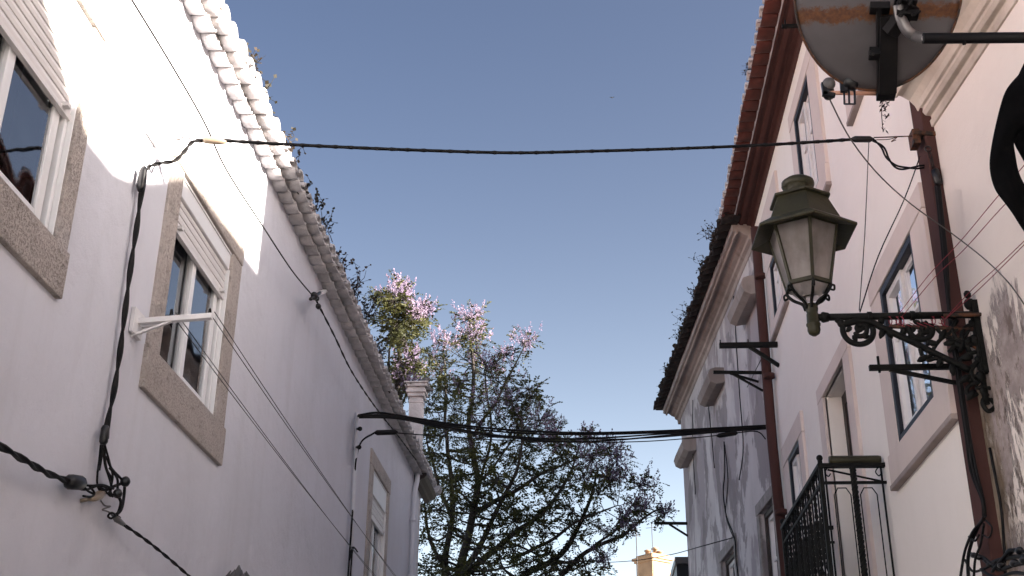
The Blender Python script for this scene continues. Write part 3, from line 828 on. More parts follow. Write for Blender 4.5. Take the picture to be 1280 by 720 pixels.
cn.sweep(F3, .0, L3 + .28, [(-.05, 8.60), (.01, 8.60), (.02, 8.68), (.06, 8.70), (.07, 8.74), (.12, 8.76), (.17, 8.80), (.20, 8.81), (.20, 8.77), (.225, 8.77), (.235, 8.80), (.26, 8.80), (.26, 8.93), (-.05, 8.93)], seg=20, wob=.02)
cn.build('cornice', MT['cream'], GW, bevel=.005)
ln = MB(); ln.sweep(F3, .0, L3 + .28, [(.263, 8.81), (.276, 8.81), (.276, 8.9), (.263, 8.9)], seg=20, wob=.02); ln.build('cornice_lip', MT['white_tile'], GW)
beirado(F3, -.25, L3 + .4, .277, .43, 8.84, GW, MT['dark_tile'], MT['dark_tile'], jit=.028, wob=.05)
mo = MB(); mo.sweep(F3, -.25, L3 + .35, [(.2, 8.895), (.40, 8.895), (.40, 8.93), (.2, 8.96)], seg=20, wob=.02); mo.build('eave_mortar', MT['dark_tile'], GW)
rf = roof_sheet(F3, -.2, L3 + .4, .40, 8.94, -3.2, 11.4)  # ridge raised out of view to keep the white chimney shaded
r2 = roof_sheet(F3, -.2, L3 + .4, -6.5, 8.94, -3.2, 11.4); rf.add(r2.v, r2.f)
rf.build('roof', MT['dark_tile'], GW, fix=False)
# boxed hoods over the upper openings
for (xa, ya) in ((938, 352), (895, 466), (861, 552)):
    v = on_f(xa, ya, F3, .12); s_ = F3.s(v)
    hm = MB(); z_ = v.z
    hm.sweep(F3, s_, s_ + 1.05, [(-.02, z_ - .14), (.13, z_ - .17), (.21, z_ - .13), (.24, z_ - .03), (.21, z_ + .06), (.13, z_ + .09), (-.02, z_ + .09)], seg=4)
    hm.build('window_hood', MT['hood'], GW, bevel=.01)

# unseen block added behind the houses to shade the lower tree
BB = thing('shade_block', (11, 19, 0), 'unseen tall block added behind the right hand houses to shade the tree', 'shade block')
mb = MB(); mb.box(9.2, 15, 18.6, 36, 0, 14.3); mb.box(9.0, 15.2, 18.4, 36.2, 14.3, 14.55); mb.build('wall', MT['pink_wall'], BB)
for y_ in range(20, 34, 3):
    for z_ in (2.5, 5.5, 8.5, 11.5): MB().box(9.15, 9.25, y_, y_ + 1.2, z_, z_ + 1.4).build('window', MT['navy'], BB)

# ------------------------------------------------------------------ distant tower and roof block
TY = 62.0
tc = at(816, 700, TY)
TW = thing('tower', (tc.x, TY, 0), 'distant sunlit ochre turret with a small cornice between the tree and the grey wall', 'tower')
rot = R(40); zt = at(815, 697, TY).z
mb = MB(); sq(mb, tc.x, TY, .60, 0, zt - .30, rot); 
mb.build('wall', MT['tower'], TW)
mb = MB(); sq(mb, tc.x, TY, .68, zt - .30, zt - .18, rot); sq(mb, tc.x, TY, .76, zt - .18, zt - .05, rot); sq(mb, tc.x, TY, .60, zt - .05, zt + .08, rot)
mb.build('cornice', MT['tower'], TW)
for i, (dx, h_) in enumerate(((-.25, .3), (.12, .42), (.34, .22))):
    mb = MB(); mb.lathe((tc.x + dx, TY - .2, zt + .06), [(.13, 0), (.13, h_ * .7), (.19, h_ * .72), (.19, h_ * .85), (.09, h_)], 8); mb.build('chimney_pot', MT['tower'], TW)
mb = MB(); q = at(816, 690, TY - 1.5); mb.tube([q - Vector((0, 0, 3)), q + Vector((0, 0, 1.5))], .02, 6)
mb.tube([q + Vector((-.3, 0, 1.2)), q + Vector((.3, 0, 1.25))], .012, 5)
mb.build('mast', MT['wire'], TW)
q = at(796, 690, TY - 4)
mb = MB(); mb.tube([(q.x, q.y, 0), (q.x, q.y, q.z + 1.6)], .025, 6); mb.tube([(q.x - .25, q.y, q.z + .8), (q.x + .25, q.y, q.z + .8)], .012, 5)
mb.tube([(q.x - .18, q.y, q.z + 1.1), (q.x + .18, q.y, q.z + 1.1)], .012, 5)
tag(mb.build('aerial', MT['wire']), 'thin rooftop aerial pole left of the distant turret', 'aerial')
SH = thing('roof_shed', (2.4, 26, 0), 'dark navy box topped roof shed peeking out at the far end of the grey wall', 'shed')
a_, b_ = at(845, 712, 26), at(858, 712, 26)
zt2 = at(850, 708, 26).z
mb = MB(); mb.box(a_.x, a_.x + 1.6, 25.8, 28, 0, zt2); mb.build('wall', MT['navy'], SH)
mb = MB(); mb.box(a_.x - .03, a_.x + 1.7, 25.7, 28.1, zt2, zt2 + .14); mb.build('roof', MT['grey_plastic'], SH)

# ------------------------------------------------------------------ STREET LAMP
LX, LY = 1.31, 6.43
SL = thing('street_lamp', (2.23, LY, 4.33), 'hexagonal dark green street lantern on a scrolled iron wall bracket', 'street lamp')
LCX = 1.295
vdir = math.atan2(-LY, -LCX) + R(13)      # one hexagon corner turned to the street mouth
rt = vdir
def hexring(r, z): return [Vector((LCX + r * math.cos(rt + PI / 3 * j), LY + r * math.sin(rt + PI / 3 * j), z)) for j in range(6)]
hd = MB()
prof = [(.205, 4.885), (.318, 4.845), (.324, 4.85), (.324, 4.862), (.245, 4.915), (.232, 4.925), (.168, 5.075), (.188, 5.08), (.188, 5.096), (.16, 5.102), (.06, 5.13)]
hd.lathe((LCX, LY, 0), prof, 6, rot=rt, smooth=False)
hood = hd.build('hood', MT['lantern_green'], SL, bevel=.003)
ch = MB(); ch.lathe((LCX, LY, 0), [(.072, 5.10), (.07, 5.155), (.066, 5.163), (.09, 5.178), (.098, 5.198), (.096, 5.218), (.075, 5.234), (.03, 5.24)], 24)
ch.build('vent_cap', MT['lantern_green'], hood)
fr = MB()
tp, bt = hexring(.205, 4.885), hexring(.128, 4.53)
for j in range(6):
    fr.bar(tp[j], bt[j], .018, .018)
    fr.bar(tp[j], tp[(j + 1) % 6], .016, .02); fr.bar(bt[j], bt[(j + 1) % 6], .02, .022)
fr.build('frame', MT['lantern_green'], SL)
for j in range(6):
    q = [bt[j], bt[(j + 1) % 6], tp[(j + 1) % 6], tp[j]]
    c_ = sum(q, Vector()) / 4
    q = [c_ + (p_ - c_) * .97 for p_ in q]
    nrm = (q[1] - q[0]).cross(q[3] - q[0]).normalized() * .002
    mb = MB(); mb.hexa([p_ - nrm for p_ in q] + [p_ + nrm for p_ in q]); mb.build('glass_pane', MT['lantern_glass'], SL)
lo_ = MB()  # lower glazed bowl and curved stays
b2, b3 = hexring(.118, 4.52), hexring(.06, 4.455)
for j in range(6): lo_.add([b2[j], b2[(j + 1) % 6], b3[(j + 1) % 6], b3[j]], [(0, 1, 2, 3)])
lo_.build('bottom_glass', MT['lantern_glass'], SL, fix=False)
st = MB()
for j in range(6):
    a = rt + PI / 3 * j; d_ = Vector((math.cos(a), math.sin(a), 0)); c0 = Vector((LCX, LY, 0))
    st.tube(cr([c0 + d_ * .128 + Vector((0, 0, 4.535)), c0 + d_ * .128 + Vector((0, 0, 4.50)), c0 + d_ * .095 + Vector((0, 0, 4.46)), c0 + d_ * .045 + Vector((0, 0, 4.425)), c0 + d_ * .03 + Vector((0, 0, 4.385))], 5), .0095, 6)
    st.tube(cr([c0 + d_ * .115 + Vector((0, 0, 4.49)), c0 + d_ * .145 + Vector((0, 0, 4.475)), c0 + d_ * .150 + Vector((0, 0, 4.50)), c0 + d_ * .135 + Vector((0, 0, 4.51))], 4), .007, 5)
st.build('cage', MT['iron'], SL)
sm = MB(); sm.lathe((LCX + .006, LY, 0), [(.024, 4.42), (.034, 4.41), (.036, 4.385), (.03, 4.36), (.034, 4.355), (.036, 4.30), (.041, 4.295), (.041, 4.285), (.036, 4.28), (.037, 4.255), (.03, 4.235), (.012, 4.222)][::-1], 18)
sm.build('stem', MT['lantern_green'], SL)
bu = MB(); bu.lathe((LCX, LY, 0), [(.02, 4.53), (.022, 4.60), (.032, 4.63), (.075, 4.70), (.08, 4.76), (.06, 4.82), (.03, 4.86)], 14)
bu.build('bulb', MT['grey_plastic'], SL)
br = MB()
br.tube([(LX + .02, LY, 4.335), (2.225, LY, 4.335)], .021, 10)
br.lathe((LX + .04, LY, 4.335), [(.028, 0), (.032, .01), (.026, .04)], 10, axis=(1, 0, 0))
for x_ in (1.62, 1.86, 2.08): br.tube([(x_ - .012, LY, 4.335), (x_ + .012, LY, 4.335)], .028, 10)
br.build('bracket_arm', MT['iron'], SL)
sc_ = MB()
def spiral(cx, cz, r0, r1, a0, turns, rr=.012, k=36, y=LY):
    pts = []
    for i in range(k + 1):
        t_ = i / k; a = a0 + turns * 2 * PI * t_; r_ = r0 + (r1 - r0) * t_
        pts.append((cx + r_ * math.cos(a), y, cz + r_ * math.sin(a)))
    return pts
def sc_leaf(cx, cz, a, L=.05, w=.018):
    c_ = Vector((cx, LY, cz)); d_ = Vector((math.cos(a), 0, math.sin(a)))
    sc_.tube([c_, c_ + d_ * L * .35, c_ + d_ * L * .7, c_ + d_ * L], [w * .5, w, w * .85, w * .25], 7)
def wheel(cx, cz, r, a0, sg):
    sc_.tube(spiral(cx, cz, r, r * .93, a0, sg * .62), .017, 8)
    sc_.tube(spiral(cx + .012, cz + .008, r * .55, r * .14, a0 + 1.2, sg * 1.05), .015, 7)
    sc_.tube(cr([(cx + r * .93 * math.cos(a0 + sg * .62 * 2 * PI), LY, cz + r * .93 * math.sin(a0 + sg * .62 * 2 * PI)), (cx + r * .5, LY, cz + r * .2), (cx + .012 + r * .55 * math.cos(a0 + 1.2), LY, cz + .008 + r * .55 * math.sin(a0 + 1.2))], 5), .011, 6)
    for q_ in range(5): sc_leaf(cx + r * .5 * math.cos(a0 + q_ * 1.25), cz + r * .5 * math.sin(a0 + q_ * 1.25), a0 + q_ * 1.25 + 1.3, .042, .016)
    sc_.ball((cx + .01, LY, cz + .005), .017, 8)
def lp(x, y): return at(x, y, LY)
c_ = lp(1073, 413); wheel(c_.x, c_.z, .088, R(150), 1)
c_ = lp(1151, 411); wheel(c_.x, c_.z, .068, R(160), 1)
# top leaf curl to the lantern side and long S brace down to the wall plate
sc_.tube(cr([lp(1050, 401), lp(1052, 406), lp(1060, 404), lp(1075, 401), lp(1090, 403), lp(1103, 410), lp(1120, 418), lp(1140, 427), lp(1165, 440), lp(1190, 452), lp(1212, 463)], 6), .020, 8)
sc_.tube(cr([lp(1150, 436), lp(1154, 446), lp(1164, 444), lp(1168, 434), lp(1176, 424), lp(1188, 416), lp(1200, 410)], 6), .012, 7)
sc_.tube(cr([lp(1153, 444), lp(1160, 450), lp(1170, 448), lp(1180, 452)], 5), .012, 7)
for (x_, y_, a_, L_) in ((1105, 410, -2.0, .07), (1107, 408, -1.2, .08), (1103, 405, 1.8, .05), (1051, 402, 2.6, .04), (1128, 420, 1.2, .06), (1175, 425, 1.0, .08), (1180, 430, .2, .08), (1172, 432, 2.6, .06), (1160, 445, 3.6, .07), (1200, 440, 1.2, .09), (1205, 430, .7, .07), (1190, 455, -1.6, .07), (1178, 448, -2.2, .06)):
    v = lp(x_, y_); sc_leaf(v.x, v.z, a_, L_, .02)
sc_.tube(cr([lp(1168, 408), lp(1178, 418), lp(1192, 424), lp(1206, 420), lp(1212, 410)], 6), .011, 7)
sc_.tube(cr([lp(1186, 440), lp(1196, 430), lp(1208, 434), lp(1214, 446)], 6), .012, 7)
for (pp_, r_) in ((((1110, 412), (1120, 407), (1132, 409), (1138, 418), (1132, 424), (1126, 419)), .011), (((1196, 400), (1190, 412), (1196, 424), (1206, 430), (1212, 440)), .014), (((1218, 404), (1206, 410), (1202, 420), (1208, 430), (1220, 432)), .013),
                  (((1220, 440), (1208, 444), (1200, 452), (1206, 462), (1216, 458)), .013), (((1140, 428), (1146, 420), (1158, 424), (1160, 432)), .011), (((1222, 478), (1212, 482), (1208, 490), (1214, 496), (1222, 492)), .012), (((1222, 452), (1214, 462), (1216, 474), (1224, 480)), .015)):
    sc_.tube(cr([lp(*q_) for q_ in pp_], 5), r_, 7)
for (x_, y_, a_) in ((1204, 436, 2.4), (1216, 446, 3.3), (1214, 470, 3.6), (1218, 488, 4.0)):
    v = lp(x_, y_); sc_leaf(v.x, v.z, a_, .075, .022)
sc_.build('scrollwork', MT['iron'], SL)
wp = MB()
X_ = 2.205
wp.box(X_ - .008, X_ + .035, LY - .022, LY + .022, 3.98, 4.42)
wp.tube([(X_ - .01, LY, 4.43), (X_ - .01, LY, 3.80)], .015, 8)
for i, z_ in enumerate((4.46, 4.40, 4.28, 4.18, 4.06, 3.96, 3.88)):
    wp.ball((X_ - .02, LY, z_), (.030 if i % 2 else .022), 8, sq=(1, .8, 1.2))
for (z_, sg) in ((3.86, 1), (3.93, -1), (4.02, 1)):
    wp.tube([(X_ - .02 + .035 * sg * math.cos(a) + .03 * sg, LY, z_ + .035 * math.sin(a)) for a in [i * .5 for i in range(11)]], .011, 6)
wp.tube(cr([(X_, LY, 3.86), (X_ - .035, LY, 3.81), (X_ - .01, LY, 3.76), (X_ + .03, LY, 3.79), (X_ + .015, LY, 3.83)], 6), .013, 7)
wp.build('wall_plate', MT['iron'], SL)
ru = MB()
ru.tube([lp(1112, 408) , lp(1180, 410), lp(1216, 412)], .013, 8)
ru.tube(cr([lp(1178, 397) + Vector((0, -.03, 0)), lp(1205, 397) + Vector((0, -.04, 0)), lp(1232, 395) + Vector((0, -.03, 0)), lp(1247, 389)], 6), .012, 8)
ru.tube(cr([lp(1247, 389), lp(1252, 396), lp(1248, 402)], 5), .009, 6)
ru.tube([lp(1178, 412), lp(1205, 426), lp(1238, 446)], .009, 6)
ru.tube(cr([lp(1238, 446), lp(1243, 440), lp(1243, 452), lp(1238, 452)], 4), .009, 6)
ru.build('rusty_stay', MT['rust'], SL)

# ------------------------------------------------------------------ satellite dish
DY = 4.35
dc = at(1097, -14, DY)
dn = ray(1097, -14).normalized()
dn = (dn + Vector((-.10, 0, .02))).normalized()   # the bowl looks away, up over the far roofs
du = (UP - dn * UP.dot(dn)).normalized(); dr = dn.cross(du).normalized()
DISH_BAND = -.0
DT = thing('satellite_dish', dc, 'grey satellite dish with a band of rust, held by a black arm', 'satellite dish')
dist = (dc - CAM).dot(FW); ax_, by_ = 101 * dist / F_PX, 127 * dist / F_PX * .99
d0 = ray(1097, 16); bz = (CAM + d0 * ((dc - CAM).dot(dn) / d0.dot(dn)) - dc).dot(du)
DISH_BAND = -bz
MT['dish'] = dish_mat()
mb = MB(); vs_ = []; fs_ = []
NR, NA = 10, 64
for side in (0, 1):
    for i in range(NR + 1):
        rr_ = i / NR
        for j in range(NA):
            a = 2 * PI * j / NA
            dep = -.085 * (1 - rr_ ** 2) + (side * .006)
            vs_.append(dc + dr * (ax_ * rr_ * math.cos(a)) + du * (by_ * rr_ * math.sin(a)) + dn * dep)
b1 = (NR + 1) * NA
for i in range(NR):
    for j in range(NA):
        j2 = (j + 1) % NA
        fs_.append((i * NA + j, i * NA + j2, (i + 1) * NA + j2, (i + 1) * NA + j))
        fs_.append((b1 + i * NA + j, b1 + (i + 1) * NA + j, b1 + (i + 1) * NA + j2, b1 + i * NA + j2))
for j in range(NA): fs_.append((NR * NA + j, NR * NA + (j + 1) % NA, b1 + NR * NA + (j + 1) % NA, b1 + NR * NA + j))
mb.add(vs_, fs_, 0, True)
dish = mb.build('reflector', MT['dish'], DT)
rim = MB(); rim.tube([dc + dr * (ax_ * math.cos(a)) + du * (by_ * math.sin(a)) for a in [2 * PI * j / 64 for j in range(65)]], .006, 6, cap=False)
rim.build('rim', MT['rust'], dish)
def dpt(x, y, back): # point near the dish back plane
    d = ray(x, y); o = dc - dn * back
    return CAM + d * ((o - CAM).dot(dn) / d.dot(dn))
mt = MB()
mt.bar(dpt(1109, 116, .06), dpt(1111, 20, .14), .075, .045)
mt.bar(dpt(1100, 112, .05), dpt(1098, 8, .13), .02, .05)
mt.bar(dpt(1112, 42, .16), dpt(1140, 4, .19), .06, .05)
mt.bar(dpt(1087, 10, .13), dpt(1112, 10, .13), .05, .035)
mt.bar(dpt(1086, 67, .11), dpt(1100, 67, .11), .05, .04)
mt.bar(dpt(1096, 116, .03), dpt(1119, 116, .03), .06, .05)
mt.bar(dpt(1118, 2, .2), dpt(1146, 4, .2), .05, .02); mt.bar(dpt(1120, 18, .2), dpt(1148, 19, .2), .05, .025)
for (x_, y_) in ((1124, 3), (1138, 4), (1126, 19), (1142, 18), (1090, 67)):
    p_ = dpt(x_, y_, .24); mt.tube([p_ - dn * .02, p_ + dn * .08], .010, 6)
mt.tube([dpt(1146, 19, .22), dpt(1151, 13, .22)], .006, 6)
mt.build('mount', MT['black_metal'], DT, bevel=.003)
pl = MB()
AZ = at(1160, 48, DY - .22)
arm_y = AZ.y
pl.tube(cr([dpt(1123, 6, .19), dpt(1126, 22, .20), dpt(1134, 38, .21), dpt(1146, 46, .22), AZ], 8), .023, 14)
pl.build('pole', MT['steel'], DT)
wpnt = Vector((0, 0, 0))
ar = MB()
A_ = AZ; d_ = ray(1280, 47); B_ = CAM + d_ * (arm_y / d_.y)
dirn = (B_ - A_).normalized()
# run on to the wall
tt = 0
P0 = A_.copy()
while (P0 - F1.o).dot(F1.n) > -.05 and tt < 400: P0 += dirn * .01; tt += 1
ar.tube([A_ - dirn * .02, P0], .0225, 12)
ar.fbox(F1, F1.s(P0) - .08, F1.s(P0) + .08, P0.z - .12, P0.z + .12, .0, .03)
c_ = A_ + dirn * .14; ar.tube([c_ - Vector((0, 0, .03)), c_ - Vector((0, 0, .0))], .008, 6)
ar.build('wall_arm', MT['black_metal'], DT)
fa = MB()
p0 = dpt(1100, 117, .0); q0 = at(1036, 116, DY + .30)
fa.tube([p0, q0], .0095, 8); fa.build('feed_arm', MT['peach'], DT)
lb = MB(); c_ = at(1036, 107, DY + .30)
lb.lathe(c_ + Vector((0, .02, -.03)), [(.014, -.02), (.026, -.015), (.028, .02), (.02, .03)], 14, axis=(0, .4, 1))
lb.bar(at(1029, 104, DY + .30), at(1032, 119, DY + .3), .02, .02); lb.bar(at(1028, 117, DY + .30), at(1044, 119, DY + .3), .02, .02)
lb.build('receiver_clamp', MT['black_plastic'], DT)
lb = MB(); lb.ball(at(1036, 105, DY + .30), .030, 16); lb.build('receiver', MT['grey_plastic'], DT)
lb = MB(); c_ = at(1061, 103, DY + .28)
lb.lathe(c_, [(.02, -.03), (.034, -.02), (.036, .03), (.028, .04)], 14, axis=(1, .2, -.1))
lb.bar(at(1054, 100, DY + .28), at(1055, 115, DY + .28), .02, .03)
lb.build('second_receiver', MT['black_plastic'], DT)
lb = MB()
for x_ in (1055, 1061, 1068): lb.tube([at(x_, 112, DY + .28), at(x_ + .6, 130, DY + .28)], .005, 6)
lb.tube([at(1055, 130, DY + .28), at(1069, 130, DY + .28)], .004, 6)
lb.tube([at(1068, 112, DY + .28), at(1069, 130, DY + .28)], .004, 6)
lb.build('receiver_bracket', MT['navy'], DT)
tag(MB().tube(cr([at(1034, 118, DY + .3), at(1062, 172, 4.9), at(1098, 218, 5.1), at(1140, 256, 5.4), at(1190, 292, 5.6), at(1232, 325, 5.6), at(1262, 355, 5.45), at(1290, 395, 5.3)], 8), .0035, 6).build('aerial_cable', MT['grey_cable']),
    'thin grey aerial cable sagging from the satellite dish to the right edge', 'cable')

# ------------------------------------------------------------------ cables and wires
def fix(o, lab, cat, grp=None): return tag(o, lab, cat, grp)
# A. top street crossing cable
LA = on_x(190, 172, -2.37)
yl = 5.66; yr = 6.75
def aY(x, y): # along the crossing, distance interpolated between the two walls
    return at(x, y, 5.66 + (6.7 - 5.66) * max(0, min(1, (x - 190) / 970)))
mb = MB()
path = cr([aY(*p) for p in ((272, 175), (330, 179), (430, 184), (530, 188), (640, 191), (740, 189), (840, 186), (940, 182), (1010, 178), (1070, 174))], 10)
mb.tube(path, .0095, 8)
twist(mb, path, .0062, .0062, .17, 2, step=.03)
twist(mb, cr([aY(*p) for p in ((268, 177), (250, 176), (240, 178), (230, 190), (218, 201), (200, 204), (187, 208), (182, 214))], 6), .006, .0065, .12, 2, step=.02)
twist(mb, cr([aY(*p) for p in ((1090, 174), (1103, 184), (1110, 198), (1122, 209), (1140, 210), (1158, 208), (1166, 211))], 6), .008, .0062, .3, 2, step=.02)
mb.build('street_cable', MT['cable'])
o = bpy.data.objects['street_cable']; fix(o, 'thick black cable crossing the street high above between the white and pink walls', 'cable')
mb = MB()
mb.tube([aY(253, 175), aY(257, 175), aY(275, 176.5), aY(283, 178)], [.010, .022, .020, .009], 10)
fix(mb.build('cable_clamp', MT['porcelain']), 'tan wedge clamp at the left end of the top street cable', 'cable clamp', None)
mb = MB()
mb.tube([aY(1065, 174), aY(1069, 174), aY(1087, 174), aY(1091, 174)], [.012, .021, .021, .010], 10)
fix(mb.build('cable_clamp', MT['black_plastic']), 'black wedge clamp at the right end of the top street cable', 'cable clamp')
an = thing('wall_hook', FL.p(5.62, 5.17), 'pale ring hook on the sunlit white wall holding the top street cable', 'hook')
mb = MB(); mb.bar(FL.p(5.56, 5.17, .01), FL.p(5.72, 5.17, .01), .03, .05); mb.tube([FL.p(5.66, 5.17, .0), FL.p(5.66, 5.17, .14)], .009, 8)
mb.build('anchor', MT['white_metal'], an)
mb = MB(); mb.tube([aY(198, 172), aY(222, 172)], .004, 6)
c_ = aY(224, 171); mb.tube([c_ + Vector((.018 * math.cos(a), 0, .018 * math.sin(a))) for a in [i * PI / 8 for i in range(17)]], .004, 6, cap=False)
mb.tube([aY(226, 172), aY(254, 174)], .003, 6); mb.tube([aY(226, 169), aY(256, 172)], .002, 5)
mb.build('ring', MT['wire'], an)
# B. vertical cable on the left wall to the junction
mb = MB()
pv = cr([FL.p(FL.s(on_x(x, y, -2.37)), on_x(x, y, -2.37).z, .035) for x, y in ((181, 215), (176, 240), (171, 275), (163, 330), (155, 390), (149, 440), (141, 490), (133, 530), (131, 548))], 6)
twist(mb, pv, .008, .0085, .45, 2, step=.04); mb.tube(pv, .008, 6)
def lw(x, y, n=.05): return on_x(x, y, -2.4 + n)
for (x0_, x1_) in ((184, 183), (190, 186)): mb.tube(cr([lw(x1_, 193), lw(x0_ - 2, 203), lw(179, 218)], 4), .003, 5)
fix(mb.build('wall_cable', MT['cable']), 'thick twisted black cable hanging straight down the near white wall', 'cable')
for (xa, ya, xb, yb) in ((180, 209, 175, 239), (132, 532, 129, 556)):
    mb = MB(); a_, b_ = lw(xa, ya, .045), lw(xb, yb, .045); mb.tube([a_, a_.lerp(b_, .15), a_.lerp(b_, .85), b_], [.014, .021, .021, .013], 10)
    fix(mb.build('cable_sleeve', MT['black_plastic']), 'black sleeve near the top of the hanging wall cable' if ya < 300 else 'black sleeve where the hanging wall cable splays above the junction', 'cable sleeve')
JN = thing('cable_junction', lw(130, 605, 0), 'tangle of black cables, round connectors and a tan insulator on the lower white wall', 'cable junction')
mb = MB()
for pts in (((129, 556), (131, 580), (136, 596), (139, 608), (137, 619)), ((131, 556), (137, 578), (141, 596), (138, 612), (141, 621)), ((130, 558), (133, 585), (140, 600), (136, 618)),
            ((128, 556), (127, 572), (124, 588)), ((126, 556), (124, 575), (122, 590)), ((133, 570), (139, 585), (150, 597), (155, 603)), ((137, 585), (143, 592), (147, 600), (147, 612)),
            ((96, 602), (104, 606), (116, 607), (128, 606), (142, 611)), ((94, 610), (108, 612), (124, 607), (134, 610)), ((98, 598), (108, 612), (116, 617), (122, 622)),
            ((104, 620), (114, 621), (118, 616), (112, 608)), ((122, 606), (126, 613), (134, 612), (142, 608), (153, 604)), ((156, 606), (155, 620), (152, 636), (145, 644)),
            ((148, 620), (151, 628), (148, 640), (143, 645)), ((145, 644), (139, 648), (135, 645), (140, 641), (150, 647)), ((122, 590), (122, 606), (130, 612), (134, 617)), ((134, 616), (138, 620), (142, 618), (146, 616))):
    mb.tube(cr([lw(x, y, .04 + .03 * random.random()) for x, y in pts], 5), random.choice((.0055, .0065, .008)), 7)
mb.build('wires', MT['cable'], JN)
for x, y, r_ in ((156.5, 602, .026), (147, 617, .024)):
    mb = MB(); c_ = lw(x, y, .075); mb.ball(c_, r_, 12)
    for q in range(6): mb.tube([c_, c_ + Vector((.3, math.cos(q * PI / 3), math.sin(q * PI / 3))) * r_ * .95], .009, 6)
    mb.build('connector', MT['black_plastic'], JN)
mb = MB(); a_, b_ = lw(84, 602, .06), lw(104, 604, .06); mb.tube([a_, a_.lerp(b_, .2), a_.lerp(b_, .8), b_], [.018, .036, .034, .02], 10); mb.build('splice_box', MT['black_plastic'], JN)
mb = MB(); mb.tube([lw(112, 624, .05), lw(118, 623, .05), lw(124, 619, .05), lw(129, 617, .05)], [.010, .015, .024, .014], 10); mb.tube([lw(100, 626, 0), lw(116, 623, .05)], .010, 8); mb.build('insulator', MT['porcelain'], JN)
mb = MB(); mb.tube(cr([lw(126, 626), lw(131, 632), lw(138, 633), (lw(128, 637)), lw(136, 640), lw(144, 648)], 5), .004, 6); a_, b_ = lw(142, 646, .05), lw(155, 656, .05); mb.tube([a_, a_.lerp(b_, .3), b_], [.008, .017, .010], 8); mb.build('tension_grip', MT['grey_plastic'], JN)
mb = MB(); twist(mb, cr([lw(-60, 525, .12), lw(-10, 552, .10), lw(30, 575, .09), (lw(60, 592, .07)), lw(90, 603, .06)], 6), .008, .009, .35, 2, step=.04); mb.tube(cr([lw(-60, 525, .12), lw(-10, 552, .10), lw(30, 575, .09), lw(60, 592, .07), lw(90, 603, .06)], 6), .008, 6)
fix(mb.build('feeder_cable', MT['cable']), 'thick black cable running in from the left edge to the junction tangle', 'cable')
mb = MB(); pts = cr([lw(152, 654, .05), lw(190, 681, .08), lw(236, 720, .12), lw(300, 780, .2)], 6); twist(mb, pts, .0045, .005, .25, 2, step=.03)
fix(mb.build('drop_cable', MT['cable']), 'thin twisted cable going down right from the junction tangle to the bottom edge', 'cable')
# C. bundle crossing the street further away
a_ = on_x(448, 518, -2.30); b_ = on_x(957, 533, 2.08)
def cY(x, y): return at(x, y, a_.y + (b_.y - a_.y) * (x - 448) / 509)
BC = [((448, 519), (475, 516), (520, 523), (580, 532), (660, 539), (740, 541), (820, 539), (900, 535), (957, 532)),
      ((450, 520), (480, 519), (525, 526), (590, 536), (660, 542), (740, 543), (820, 541), (900, 537), (957, 534)),
      ((452, 521), (480, 520), (530, 529), (590, 540), (660, 547), (740, 548), (820, 543), (900, 538), (957, 535)),
      ((449, 522), (500, 522), (560, 534), (630, 546), (700, 552), (770, 550), (850, 543), (957, 536)),
      ((449, 522), (500, 524), (560, 537), (630, 547), (700, 549), (770, 546), (850, 541), (957, 536))]
mb = MB()
for q_, b3_ in enumerate(BC):
    mb.tube(cr([cY(*p) for p in b3_], 8), (.012, .010, .009, .010, .007)[q_], 6)
fix(mb.build('cable_bundle', MT['cable']), 'heavy bundle of black cables crossing the street in front of the tree', 'cable')
mb = MB(); mb.tube(cr([cY(*p) for p in ((495, 541), (560, 546), (640, 551), (720, 553), (800, 552), (860, 548), (900, 544))], 8), .006, 6)
mb.tube(cr([cY(*p) for p in ((600, 546), (700, 549), (800, 548), (880, 542), (930, 537))], 8), .006, 6)
for xa, ya, xb, yb in ((468, 541, 497, 540), (896, 545, 922, 541)):
    p_, q_ = cY(xa, ya), cY(xb, yb); mb.tube([p_, p_.lerp(q_, .12), p_.lerp(q_, .88), q_], [.01, .028, .028, .01], 8)
mb.tube(cr([cY(922, 541), cY(940, 539), cY(950, 541), cY(957, 549)], 5), .007, 6)
pw = cr([cY(468, 541), on_x(452, 552, -2.33), on_x(445, 575, -2.35), on_x(443, 610, -2.36), on_x(440, 650, -2.36), on_x(435, 720, -2.36), on_x(432, 760, -2.36)], 6)
mb.tube(pw, .010, 6)
fix(mb.build('service_cable', MT['cable']), 'thin cable with black end grips just below the heavy bundle, bending down the white wall', 'cable')
cd = MB()
cd.tube([on_x(447, 516, -2.36), on_x(443, 600, -2.36), on_x(437, 730, -2.36)], .022, 8)
fix(cd.build('wall_conduit', MT['white_wall']), 'white painted conduit going down the left wall from the cable bundle', 'conduit')
for x, y, lab in ((447, 520, 'topmost dark hook on the white conduit, holding the cable bundle'), (446, 536, 'middle dark hook on the white conduit just under the cable bundle'), (445, 559, 'lowest dark hook on the white conduit')):
    mb = MB(); mb.tube([on_x(x - 1, y, -2.39), on_x(x + 2, y, -2.32), on_x(x + 4, y, -2.26)], [.012, .012, .024], 8)
    fix(mb.build('cable_hook', MT['iron']), lab, 'hook', 'dark hooks on the white conduit')
mb = MB(); mb.tube(cr([on_x(x, y, -2.3) for x, y in ((437, 700), (441, 684), (447, 690), (441, 686), (438, 720))], 4), .008, 5)
fix(mb.build('wire_loop', MT['cable']), 'small black wire loop beside the white conduit near the bottom', 'wire loop')
